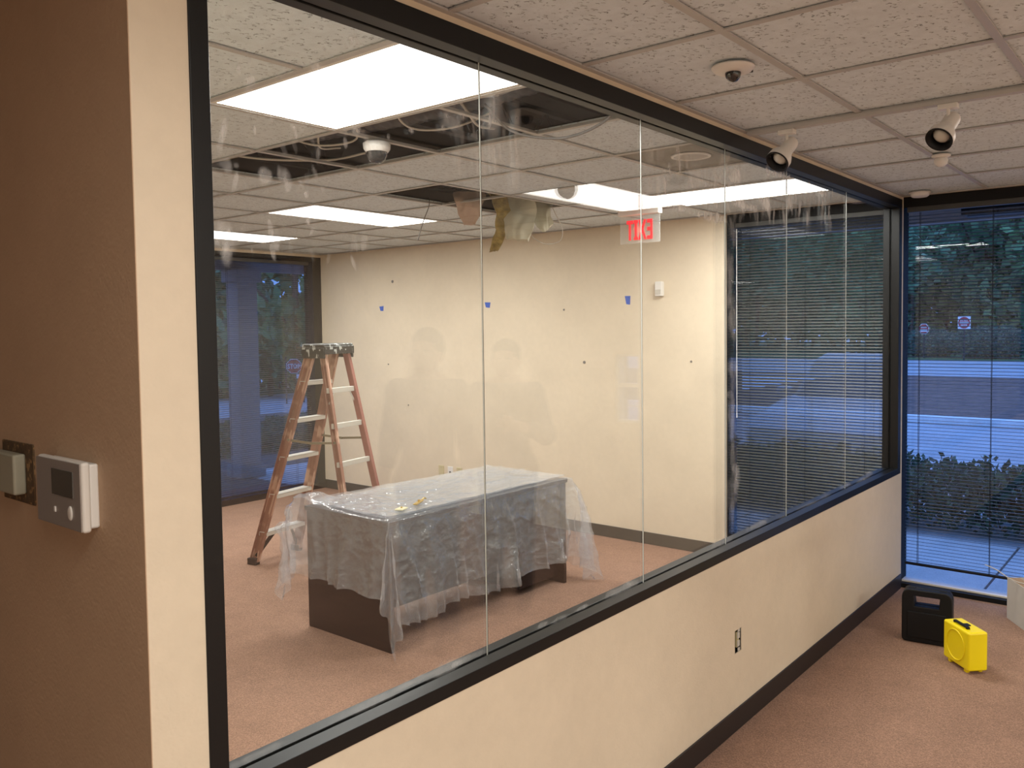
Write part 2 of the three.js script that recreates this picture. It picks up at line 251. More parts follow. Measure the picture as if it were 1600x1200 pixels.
// light panels: [x0, x1, z0, z1]
const panelsB = [[gb(-1), gb(0), gz(2), gz(0)], [gb(2), gb(4), gz(6), gz(5)], [gb(2), gb(4), gz(9), gz(8)], [gb(4), gb(5), gz(2), gz(0)]];
const panelsA = [[ga(3), ga(5), gzA(2), gzA(3)], [ga(-4), ga(-2), gzA(2), gzA(3)], [ga(-10), ga(-8), gzA(9), gzA(10)], [ga(-7), ga(-5), gzA(9), gzA(10)], [ga(-4), ga(-2), gzA(9), gzA(10)], [ga(-1), ga(1), gzA(9), gzA(10)], [ga(1), ga(3), gzA(9), gzA(10)]];
const onPanel = (ps) => (x, z) => ps.some((p) => inR(x, z, p[0] + 0.02, p[1] - 0.02, p[2] + 0.02, p[3] - 0.02));
ceiling('suspended tile ceiling of the glazed room with missing tiles', 0.909, XF, ZB, -0.1, GB, onPanel(panelsB), (x, z) => onPanel(panelsB)(x, z) || inR(x, z, gb(0), gb(1), gz(4), gz(0)) || inR(x, z, gb(2), gb(4), gz(4), gz(3)), (x, z) => inR(x, z, gb(2), gb(3), gz(1), gz(0)));
ceiling('suspended fissured tile ceiling of the near room', XA, XF, 0, ZA, GA, onPanel(panelsA), onPanel(panelsA));
struct('ceiling', [bx(XC, X0, H, H + 0.05, ZB, 0)], M.tile, 'ceiling of the dim passage', 'ceiling');
struct('roof', [bx(XA - 0.2, XF + 0.2, TOP - 0.1, TOP + 0.15, ZB - 0.2, ZA + 0.2)], M.deck, 'dark roof deck above the ceiling void', 'roof');
struct('wall_void', [bx(X0, XF, H + 0.1, TOP - 0.1, -0.08, -0.02)], M.deck);

// ---------------------------------------------------------------- lamps
function lightPanel(p, label, group, power, tint = PANEL_LIGHT) {
  const w = p[1] - p[0], d = p[3] - p[2], t = thing('ceiling_light', label, 'light', [(p[0] + p[1]) / 2, H, (p[2] + p[3]) / 2], 0, group);
  const i = 0.024, hw = w / 2 - 0.008, hd = d / 2 - 0.008;
  part('frame', [bx(-hw, hw, 0.0, 0.014, -hd, -hd + i), bx(-hw, hw, 0.0, 0.014, hd - i, hd), bx(-hw, -hw + i, 0.0, 0.014, -hd + i, hd - i), bx(hw - i, hw, 0.0, 0.014, -hd + i, hd - i)], M.whiteMetal, t);
  part('housing', [bx(-hw, hw, 0.075, 0.08, -hd, hd), bx(-hw, hw, 0.014, 0.08, -hd, -hd + 0.004), bx(-hw, hw, 0.014, 0.08, hd - 0.004, hd), bx(-hw, -hw + 0.004, 0.014, 0.08, -hd, hd), bx(hw - 0.004, hw, 0.014, 0.08, -hd, hd)], M.whiteMetal, t);
  part('diffuser', bx(-hw + i, hw - i, 0.006, 0.012, -hd + i, hd - i), M.diffuser, t);
  const l = new THREE.RectAreaLight(tint, power, 2 * (hw - i), 2 * (hd - i)); l.position.set(0, 0.003, 0); l.rotation.x = -Math.PI / 2; t.add(l);
}
lightPanel(panelsB[0], 'large glowing ceiling light panel nearest the glass, above the missing tiles', 'ceiling lights of the glazed room', LIGHT_B);
lightPanel(panelsB[1], 'glowing ceiling light panel left of the hanging insulation', 'ceiling lights of the glazed room', LIGHT_B);
lightPanel(panelsB[2], 'glowing ceiling light panel at far left above the rear window', 'ceiling lights of the glazed room', LIGHT_B);
lightPanel(panelsB[3], 'glowing ceiling light panel at right near the end window', 'ceiling lights of the glazed room', LIGHT_B);
lightPanel(panelsA[0], 'near room ceiling light seen mirrored in the glass', 'ceiling lights of the near room', LIGHT_A[0], PANEL_WARM);
lightPanel(panelsA[1], 'near room ceiling light behind the viewer', 'ceiling lights of the near room', LIGHT_A[1], PANEL_WARM);
['farthest from the end wall', 'second from the side wall', 'in the middle', 'second from the end wall', 'nearest the end wall'].forEach((l, i) => lightPanel(panelsA[2 + i], `added near room ceiling light in the unseen rear row, ${l}`, 'ceiling lights of the near room', LIGHT_A[2], PANEL_WARM));  // unseen rear row, added to brighten the near room walls from the side
const font = await new FontLoader().loadAsync('fonts/droid/droid_sans_bold.typeface.json');
function letters(str, size, depth) { const g = new TextGeometry(str, { font, size, depth, curveSegments: 4, bevelEnabled: false }); g.computeBoundingBox(); const b = g.boundingBox; g.translate(-(b.min.x + b.max.x) / 2, -(b.min.y + b.max.y) / 2, 0); return g; }

// ---------------------------------------------------------------- step ladder
{
  const fibreglass = std({ color: 0xffffff, roughness: 0.55, map: dataTex(256, 1024, (u, v) => { const s = fbm(u * 40, v * 3, 64, 13, 3), q = fbm(u * 3, v * 5, 16, 27, 3), w = q > 0.60 ? Math.min(1, (q - 0.60) * 14) : 0, k = 0.82 + 0.32 * s; return [Math.min(255, 150 * k + 48 * w), Math.min(255, 106 * k + 56 * w), Math.min(255, 88 * k + 52 * w)]; }, true, 1) });
  const redEdge = std({ color: lin(0.30, 0.12, 0.095), roughness: 0.5 });
  const stepAl = std({ color: lin(0.62, 0.60, 0.54), roughness: 0.5, metalness: 0.15 });
  const capM = std({ color: 0xffffff, roughness: 0.6, map: dataTex(256, 128, (u, v) => { const q = fbm(u * 16, v * 4, 16, 5, 4), w = q > 0.58 ? Math.min(1, (q - 0.58) * 12) : 0; return [34 + 150 * w, 36 + 152 * w, 36 + 148 * w]; }, true, 3) });
  const zinc = std({ color: lin(0.30, 0.27, 0.19), roughness: 0.45, metalness: 0.6 });
  const t = thing('step_ladder', 'paint-splattered orange fibreglass step ladder standing open behind the desk', 'ladder', [3.984, 0, -3.623], 0.198);
  const FT = -0.06, RT = 0.06, ht = 1.64;
  // local axes: x across the ladder, z towards the glass
  const rail = (sx, zt, zb, wt, wb) => [V(sx * wt, ht, zt), V(sx * wb, 0.012, zb)];
  const at = (r, y) => r[0].clone().lerp(r[1], (r[0].y - y) / (r[0].y - r[1].y));
  const F = [-1, 1].map((s) => rail(s, FT, -0.594, 0.13, 0.231)), R = [-1, 1].map((s) => rail(s, RT, 0.393, 0.13, 0.225));
  const channel = (r, w, d, side) => { // a C-shaped rail: web and two flanges
    const dir = r[1].clone().sub(r[0]).normalize(), ax = V(1, 0, 0), az = new THREE.Vector3().crossVectors(ax, dir).normalize(), xx = new THREE.Vector3().crossVectors(az, dir).normalize(), L = r[0].distanceTo(r[1]);
    const m = new THREE.Matrix4().makeBasis(xx, dir.clone().negate(), az.clone()).setPosition(r[0].clone().add(r[1]).multiplyScalar(0.5));
    const web = new RoundedBoxGeometry(0.005, L, d, 2, 0.002).translate(side * w / 2, 0, 0), fl = (s) => new RoundedBoxGeometry(w, L, 0.005, 2, 0.002).translate(0, 0, s * (d / 2 - 0.002));
    const gs = [web, fl(1), fl(-1)].map((g) => worldUV(g).applyMatrix4(m));
    return gs;
  };
  F.forEach((r, i) => { const o = part('side_rail', channel(r, 0.03, 0.078, i ? 1 : -1), fibreglass, t); part('foot', [rbx(r[1].x - 0.022, r[1].x + 0.022, 0, 0.05, r[1].z - 0.05, r[1].z + 0.045, 0.006)], M.plasticBlack, o); });
  R.forEach((r, i) => { const o = part('rear_rail', channel(r, 0.028, 0.05, i ? 1 : -1), i ? redEdge : fibreglass, t); part('foot', [rbx(r[1].x - 0.02, r[1].x + 0.02, 0, 0.04, r[1].z - 0.032, r[1].z + 0.032, 0.006)], M.plasticBlack, o); });
  for (const y of [0.253, 0.552, 0.844, 1.139, 1.425]) {
    const a = at(F[0], y), b = at(F[1], y);
    const st = part('step', [rbx(a.x + 0.008, b.x - 0.008, y - 0.003, y + 0.003, a.z - 0.042, a.z + 0.042, 0.002), rbx(a.x + 0.008, b.x - 0.008, y - 0.028, y + 0.003, a.z + 0.037, a.z + 0.042, 0.002), rbx(a.x + 0.008, b.x - 0.008, y - 0.028, y + 0.003, a.z - 0.042, a.z - 0.037, 0.002)], stepAl, t);
    if (y < 0.3) for (const s of [0, 1]) { const f = at(F[s], 0.05), sx = s ? -1 : 1; part('knee_brace', bar(V(f.x + sx * 0.012, 0.06, f.z), V((a.x + b.x) / 2 + (s ? 0.09 : -0.09), y - 0.02, a.z), 0.03, 0.012), M.plasticBlack, st); }
  }
  for (const y of [0.50, 0.82, 1.10, 1.36]) { const a = at(R[0], y), b = at(R[1], y); const rg = part('rear_rung', rbx(a.x - 0.01, b.x + 0.01, y - 0.019, y + 0.019, a.z - 0.012, a.z + 0.012, 0.003), stepAl, t);
    if (y > 1.3) for (const s of [1, -1]) part('gusset', bar(V(s > 0 ? b.x : a.x, y - 0.1, a.z + 0.004), V((s > 0 ? b.x - 0.06 : a.x + 0.06), y - 0.015, a.z + 0.004), 0.012, 0.004, 0.0015), stepAl, rg); }
  for (const s of [0, 1]) { const a = at(F[s], 0.98), b = at(R[s], 0.98), mid = a.clone().lerp(b, 0.5).add(V(0, -0.015, 0)); part('spreader', [bar(a, mid, 0.018, 0.004, 0.0015), bar(mid, b, 0.018, 0.004, 0.0015), new THREE.CylinderGeometry(0.01, 0.01, 0.012, 12).rotateZ(Math.PI / 2).translate(mid.x, mid.y, mid.z)], zinc, t); }
  const cap = part('top_cap', [rbx(-0.165, 0.165, ht + 0.03, 1.708, -0.12, 0.105, 0.014, 4), rbx(-0.17, -0.145, ht - 0.04, 1.68, -0.11, 0.1, 0.006), rbx(0.145, 0.17, ht - 0.04, 1.68, -0.11, 0.1, 0.006), rbx(-0.165, 0.165, ht - 0.01, 1.69, 0.095, 0.11, 0.005), rbx(-0.165, 0.165, ht - 0.01, 1.69, -0.125, -0.11, 0.005)], capM, t, 'black top cap smeared with white paint');
  part('tool_slot', rbx(-0.05, 0.05, 1.7, 1.7095, -0.03, 0.02, 0.003), M.plasticBlack, cap);
}

// ---------------------------------------------------------------- desk, plastic sheet, scraps
const DX0 = 3.07, DX1 = 4.70, DZ0 = -2.67, DZ1 = -1.92, DY = 0.745;
{
  const wood = phys({ color: 0xffffff, roughness: 0.35, specularIntensity: 0.5, map: dataTex(512, 512, (u, v) => { const n = fbm(u * 4, v * 70, 70, 17, 3), k = 0.75 + 0.5 * n; return [30 * k, 17 * k, 18 * k]; }, true, 1) });
  const t = thing('desk', 'dark mahogany desk under the clear plastic sheet', 'desk', [(DX0 + DX1) / 2, 0, (DZ0 + DZ1) / 2]);
  const hx = (DX1 - DX0) / 2, hz = (DZ1 - DZ0) / 2;
  part('desk_top', rbx(-hx - 0.01, hx + 0.01, DY - 0.028, DY, -hz - 0.01, hz + 0.01, 0.004), wood, t);
  for (const s of [-1, 1]) part('end_panel', rbx(s * hx - (s > 0 ? 0.028 : 0), s * hx + (s > 0 ? 0 : 0.028), 0, DY - 0.028, -hz, hz, 0.003), wood, t);
  part('modesty_panel', rbx(-hx + 0.03, hx - 0.03, 0.24, DY - 0.028, hz - 0.05, hz - 0.03, 0.002), wood, t);
  const ped = part('drawer_pedestal', rbx(hx - 0.45, hx - 0.03, 0.05, DY - 0.028, -hz + 0.03, hz - 0.06, 0.003), wood, t);
  for (const y of [0.06, 0.36, 0.54]) part('drawer_front', rbx(hx - 0.44, hx - 0.04, y, y + (y < 0.1 ? 0.29 : 0.16), -hz + 0.012, -hz + 0.03, 0.003), wood, ped);
}
{
  const film = phys({ color: lin(0.92, 0.935, 0.96), roughness: 0.16, transmission: 0.85, thickness: 0, ior: 1.5, side: THREE.DoubleSide,
    bumpMap: dataTex(512, 512, (u, v) => { const r = 1 - Math.abs(2 * fbm(u * 7, v * 7, 7, 61, 4) - 1), q = 1 - Math.abs(2 * fbm(u * 18, v * 18, 18, 71, 3) - 1), n = 255 * (0.65 * r * r + 0.35 * q * q); return [n, n, n]; }, false, 1.3), bumpScale: 0.009 });
  const over = { l: 0.42, r: 0.64, f: 0.60, b: 0.42 }, nx = 300, nz = 210, x0 = DX0 - 0.012, x1 = DX1 + 0.012, z0 = DZ0 - 0.012, z1 = DZ1 + 0.012;
  const pos = [], uvs = [], idx = [];
  const sm = (t) => { t = Math.max(0, Math.min(1, t)); return t * t * (3 - 2 * t); };
  for (let j = 0; j <= nz; j++) for (let i = 0; i <= nx; i++) {
    let cx = x0 - over.l + (x1 - x0 + over.l + over.r) * i / nx, cz = z0 - over.b + (z1 - z0 + over.b + over.f) * j / nz;
    uvs.push(cx, cz);
    const nxp = Math.max(x0, Math.min(x1, cx)), nzp = Math.max(z0, Math.min(z1, cz)), ox = cx - nxp, oz = cz - nzp;
    let e = Math.hypot(ox, oz), y, px = nxp, pz = nzp;
    const along = Math.abs(ox) > Math.abs(oz) ? cz : cx;
    const wr = 0.004 * (noise3(cx * 5, cz * 5, 0) + 1) + 0.006 * Math.pow(1 - Math.abs(noise3(cx * 2.2 + cz * 1.3, cz * 3.1 - cx * 0.8, 3)), 6);
    if (e < 1e-6) y = DY + 0.004 + wr;
    else {
      const dx = ox / e, dz = oz / e, corner = Math.abs(dx * dz) * 2, th = Math.atan2(dz, dx);
      const hem = 1 - 0.10 * (noise3(along * 1.7, e, 9) + 0.4);
      const s = sm(e / 0.1), rg = (a) => 1 - 2 * Math.pow(Math.abs(Math.sin(a)), 0.6), fold = 0.55 * rg(along * 8 + 3 * noise3(along * 2.1, e * 0.8, 4)) + 0.45 * rg(along * 19 + 4 * noise3(along * 3, e, 8));
      const pleat = Math.sin(th * 14 + 1.5) * corner;
      let out = 0.012 + 0.05 * e * s + e * (0.12 * (fold + 0.75) * (1 - corner) + 0.10 * pleat + 0.16 * corner) * s + 0.012 * noise3(cx * 7, cz * 7, 2) * s + 0.012 * Math.pow(1 - Math.abs(noise3(along * 7, e * 1.6 + (ox > 0 ? 3 : 0), 12)), 6) * s + 0.007 * Math.pow(1 - Math.abs(noise3(cx * 11 - cz * 4, cz * 9 + cx * 3, 15)), 8) * s;
      y = DY + 0.004 - Math.max(0, e * hem - 0.004);
      const back = sm(1 - Math.hypot(cx - x0 + 0.1, cz - z0 + 0.12) / 0.42);   // crumpled, puffed rear corner
      if (back > 0) { y += back * (0.10 + 0.09 * noise3(cx * 9, cz * 9, 5)); out += back * (0.07 + 0.07 * noise3(cx * 8, cz * 8, 6)); }
      const rt = sm(1 - Math.hypot(cx - x1 - 0.3, cz - z1 - 0.1) / 0.5); out += rt * 0.06;
      px += dx * Math.max(0.006, out); pz += dz * Math.max(0.006, out);
      if (y < 0.012) { const k = 0.012 - y; y = 0.012 + 0.01 * Math.abs(noise3(cx * 12, cz * 12, 1)); px += dx * k * 0.4; pz += dz * k * 0.4; }
    }
    const top = sm(1 - Math.hypot(cx - x0 - 0.02, cz - z0 - 0.02) / 0.26); if (e < 1e-6) y += top * (0.05 + 0.05 * noise3(cx * 11, cz * 11, 5));
    pos.push(px, y, pz);
  }
  for (let j = 0; j < nz; j++) for (let i = 0; i < nx; i++) { const a = j * (nx + 1) + i, b = a + 1, c = a + nx + 1, d = c + 1; idx.push(a, c, b, b, c, d); }
  const g = new THREE.BufferGeometry(); g.setAttribute('position', new THREE.Float32BufferAttribute(pos, 3)); g.setAttribute('uv', new THREE.Float32BufferAttribute(uvs, 2)); g.setIndex(idx); g.computeVertexNormals();
  const sheet = single('plastic_sheet', g, film, 'crumpled clear plastic drop sheet draped over the dark desk', 'plastic sheet');
  for (const lift of [0.006, 0.011, 0.016]) { // film layers added over the desk top to brighten its haze
    const q = new THREE.PlaneGeometry(x1 - x0 - 0.03, z1 - z0 - 0.03, 110, 56).rotateX(-Math.PI / 2).translate((x0 + x1) / 2, 0, (z0 + z1) / 2), p = q.attributes.position;
    for (let i = 0; i < p.count; i++) { const x = p.getX(i), z = p.getZ(i); p.setXYZ(i, x + 0.02 * noise3(x * 3, z * 3, lift * 900), DY + lift + 0.004 + 0.005 * (noise3(x * 5, z * 5, 0) + 1) + 0.010 * Math.pow(1 - Math.abs(noise3(x * 2.0 + z * 1.6, z * 4.2 - x * 0.6, 3 + lift * 700)), 7), z + 0.02 * noise3(z * 3, x * 3, lift * 500)); }
    q.computeVertexNormals(); worldUV(q); part('added_haze_layer', q, film, sheet);
  }
}
{
  const brass = std({ color: lin(0.66, 0.47, 0.17), roughness: 0.3, metalness: 0.7 }), ivory = std({ color: lin(0.72, 0.66, 0.42), roughness: 0.6 });
  const y = DY + 0.031;
  const a = thing('brass_bracket', 'long brass coloured strip lying on the plastic sheet', 'bracket', [3.40, y + 0.006, -2.03], 0.5);
  part('strip', rbx(-0.07, 0.06, 0, 0.008, -0.012, 0.012, 0.002), brass, a); part('hook', [tube([[0.06, 0.005, 0], [0.085, 0.012, 0.006], [0.1, 0.004, 0.012]], 0.004, 12, 6)], brass, a); part('stud', new THREE.CylinderGeometry(0.006, 0.007, 0.014, 10).translate(0, 0.012, 0), brass, a);
  const b = thing('ivory_bracket', 'small square ivory plate lying beside the brass strip', 'plate', [3.235, y, -2.0], 0.35);
  part('plate', rbx(-0.035, 0.035, 0, 0.007, -0.025, 0.025, 0.002), ivory, b); part('screw', new THREE.CylinderGeometry(0.005, 0.006, 0.012, 10).translate(0.004, 0.009, 0), brass, b);
}

// ---------------------------------------------------------------- blinds
function slatGeo(len, w = 0.025) { // shallow crowned strip, length along z
  const pts = [-1, -0.5, 0, 0.5, 1].map((t) => [t * w / 2, 0.0022 * (1 - t * t)]), sh = new THREE.Shape();
  pts.forEach((p, i) => (i ? sh.lineTo(...p) : sh.moveTo(...p))); pts.slice().reverse().forEach((p) => sh.lineTo(p[0], p[1] - 0.0007));
  return worldUV(new THREE.ExtrudeGeometry(sh, { depth: len, bevelEnabled: false }).translate(0, 0, -len / 2));
}
function blind(label, pos, turn, len, y0, y1, pitch, tilt, mat, cords, wand) {
  const t = thing('window_blind', label, 'blind', pos, turn), g = slatGeo(len);
  part('head_rail', rbx(-0.02, 0.02, y1, y1 + 0.035, -len / 2, len / 2, 0.003), mat, t);
  part('bottom_rail', rbx(-0.013, 0.013, y0 - 0.028, y0 - 0.012, -len / 2, len / 2, 0.004), M.plasticBlack, t);
  for (let y = y0; y < y1 - 0.004; y += pitch) { const s = part('slat', g, mat, t); s.position.y = y; s.rotation.z = tilt + rr(-0.02, 0.02); }
  for (const c of cords) part('ladder_cord', [bx(-0.0135, -0.0125, y0 - 0.02, y1, c - 0.0015, c + 0.0015), bx(0.0125, 0.0135, y0 - 0.02, y1, c - 0.0015, c + 0.0015)], M.plasticBlack, t);
  if (wand) part('tilt_wand', [new THREE.CylinderGeometry(0.003, 0.003, wand[1], 8).translate(-0.03, y1 - 0.01 - wand[1] / 2, wand[0]), new THREE.CylinderGeometry(0.005, 0.004, 0.03, 8).translate(-0.03, y1 - 0.02 - wand[1], wand[0])], M.white, t);
  return t;
}
blind('open dark mini blind on the bright facade window at right', [5.995, 0, 0.62], 0, 1.2, 0.19, 2.555, 0.0225, -0.16, M.slatDark, [-0.52, -0.08, 0.42]);
blind('nearly closed grey mini blind seen through the glass at right', [5.995, 0, -0.665], 0, 1.13, 0.12, 2.555, 0.0225, 0.80, M.slatGrey, [-0.45, -0.02, 0.41], [-0.55, 1.42]);
blind('dark mini blind on the far left window behind the ladder', [4.5, 0, ZB - 0.05], Math.PI / 2, 2.6, 0.10, 2.54, 0.0225, 0.08, M.slatDark, [-1.1, -0.3, 0.3, 1.1]);

// ---------------------------------------------------------------- ceiling fittings
function spot(z, label) {
  const t = thing('track_spotlight', label, 'spotlight', [GA + 2 * T, H - 0.022, z], 0, 'spotlights on the ceiling track');
  part('adapter', rbx(-0.02, 0.02, -0.02, 0, -0.035, 0.035, 0.004), M.white, t);
  part('stem', new THREE.CylinderGeometry(0.007, 0.007, 0.055, 12).translate(0, -0.045, 0), M.white, t);
  const h = new THREE.Group(); h.name = 'lamp_head'; t.add(h);
  h.position.set(0, -0.08, 0); h.quaternion.setFromUnitVectors(V(0, -1, 0), V(-0.80, -0.80, -0.23).normalize());
  part('shell', lathe([[0, 0.062], [0.014, 0.06], [0.026, 0.052], [0.03, 0.04], [0.03, -0.012], [0.033, -0.026], [0.044, -0.045], [0.05, -0.06], [0.051, -0.085], [0.047, -0.085], [0.046, -0.06], [0.03, -0.03], [0.0, -0.02]]), M.white, h);
  part('baffle', lathe([[0.0475, -0.0865], [0.0505, -0.0865], [0.0505, -0.09], [0.045, -0.09], [0.036, -0.075], [0.034, -0.06], [0.045, -0.06], [0.0475, -0.0865]]), M.plasticBlack, h);
  part('bulb', lathe([[0, -0.078], [0.014, -0.077], [0.026, -0.071], [0.032, -0.06], [0.028, -0.045], [0.0, -0.03]]), phys({ color: lin(0.6, 0.58, 0.52), roughness: 0.15, clearcoat: 1 }), h);
}
single('light_track', [rbx(GA + 2 * T - 0.018, GA + 2 * T + 0.018, H - 0.022, H - 0.003, 0.03, 2.3, 0.003)], M.grid, 'pale ceiling track carrying the spotlights', 'track');
spot(0.205, 'white track spotlight overlapping the black window frame');
spot(0.84, 'white track spotlight in front of the small ceiling sensor');
{
  const t = thing('security_camera', 'flat white ceiling camera with small black dome in the near room', 'camera', [2.575, H - 0.003, 0.39]);
  part('base_plate', lathe([[0, 0], [0.07, 0], [0.07, -0.006], [0.06, -0.016], [0.035, -0.02], [0, -0.021]]), M.white, t); part('dome', lathe([[0.026, -0.019], [0.026, -0.026], [0.023, -0.036], [0.015, -0.046], [0, -0.051]]), phys({ color: lin(0.008, 0.008, 0.009), roughness: 0.08, clearcoat: 1 }), t);
  part('notch', bx(0.05, 0.066, -0.011, -0.003, 0.028, 0.04), M.plasticBlack, t);
  const d = thing('dome_camera', 'white dome camera hanging in the open ceiling tiles', 'camera', [2.53, H - 0.004, -1.325]);
  part('housing', lathe([[0, 0.0], [0.045, 0.0], [0.062, -0.012], [0.06, -0.035], [0.05, -0.05], [0.047, -0.05], [0.0, -0.045]]), M.white, d);
  part('dome', lathe([[0.046, -0.049], [0.045, -0.065], [0.036, -0.085], [0.02, -0.097], [0, -0.1]]), phys({ color: lin(0.25, 0.26, 0.27), roughness: 0.02, transmission: 0.9, thickness: 0, ior: 1.5 }), d);
  part('lens', new THREE.SphereGeometry(0.022, 16, 12).translate(0, -0.06, 0), M.plasticBlack, d);
  const s = thing('ceiling_sensor', 'small white ceiling sensor bulb behind the second spotlight', 'sensor', [4.6, H, 0.552]);
  part('base_plate', lathe([[0, 0.0], [0.045, 0.0], [0.045, -0.01], [0.03, -0.018], [0, -0.018]], 24), M.white, s); part('bulb', lathe([[0.028, -0.016], [0.034, -0.03], [0.03, -0.048], [0.014, -0.06], [0, -0.062]], 24), M.white, s);
  const k = thing('smoke_detector', 'flat white smoke detector on the ceiling above the facade window', 'detector', [5.80, H, 0.145]);
  part('base_plate', lathe([[0, 0], [0.066, 0], [0.066, -0.012], [0, -0.012]]), M.white, k); part('cover', lathe([[0.058, -0.012], [0.056, -0.026], [0.045, -0.034], [0, -0.035]]), M.white, k);
  const p = thing('ceiling_speaker', 'round white speaker grille in the dark ceiling tile', 'speaker', [3.80, H + 0.004, -0.43]);
  part('rim', lathe([[0.085, 0], [0.1, 0], [0.1, -0.006], [0.088, -0.009], [0.085, 0]], 40), M.white, p);
  part('grille', lathe([[0, -0.006], [0.05, -0.0055], [0.086, -0.003], [0.086, 0.0], [0, 0.0]], 40), std({ color: lin(0.5, 0.48, 0.44), roughness: 0.7, metalness: 0.2 }), p);
}
{ // edge-lit exit sign: a clear plate seen from behind, so that its letters read backwards
  const t = thing('exit_sign', 'edge-lit red EXIT sign with clear plate, its letters seen reversed from behind', 'sign', [5.15, 0, -1.575]);
  part('plate', rbx(0, 0.008, 2.405, 2.61, -0.165, 0.165, 0.002), phys({ color: lin(0.95, 0.96, 0.95), roughness: 0.12, transmission: 0.86, thickness: 0, ior: 1.49 }), t);
  part('canopy', rbx(-0.025, 0.033, 2.605, H - 0.003, -0.17, 0.17, 0.006), M.whiteMetal, t);
  part('lit_letters', letters('EXIT', 0.142, 0.003).scale(0.54, 1, 1).rotateY(Math.PI / 2).translate(-0.004, 2.5, 0), std({ color: lin(0.6, 0.01, 0.015), emissive: lin(0.9, 0.03, 0.045), emissiveIntensity: 0.9, roughness: 0.5 }), t, 'glowing red letters');
  const l = new THREE.PointLight(lin(1, 0.06, 0.06), 0.02); l.position.set(-0.03, 2.5, 0); l.castShadow = true; t.add(l);
}

// ---------------------------------------------------------------- ceiling void: joists, ducts, cables, insulation
for (const [z, l] of [[-0.5, 'dark steel joist in the ceiling void nearest the glass'], [-2.1, 'dark steel joist in the ceiling void over the middle opening'], [-3.7, 'dark steel joist deep in the ceiling void']]) {
  const t = thing('steel_joist', l, 'joist', [0, 0, z], 0, 'joists in the ceiling void');
  part('chord', rbx(0.93, XF - 0.01, 3.02, 3.05, -0.03, 0.03, 0.003), M.steel, t); part('chord', rbx(0.93, XF - 0.01, 3.32, 3.35, -0.03, 0.03, 0.003), M.steel, t);
  const gs = []; for (let x = 1.0; x < 5.7; x += 0.5) gs.push(bar(V(x, 3.04, 0), V(x + 0.25, 3.33, 0), 0.016, 0.016), bar(V(x + 0.25, 3.33, 0), V(x + 0.5, 3.04, 0), 0.016, 0.016)); part('web_rod', gs, M.steel, t);
}
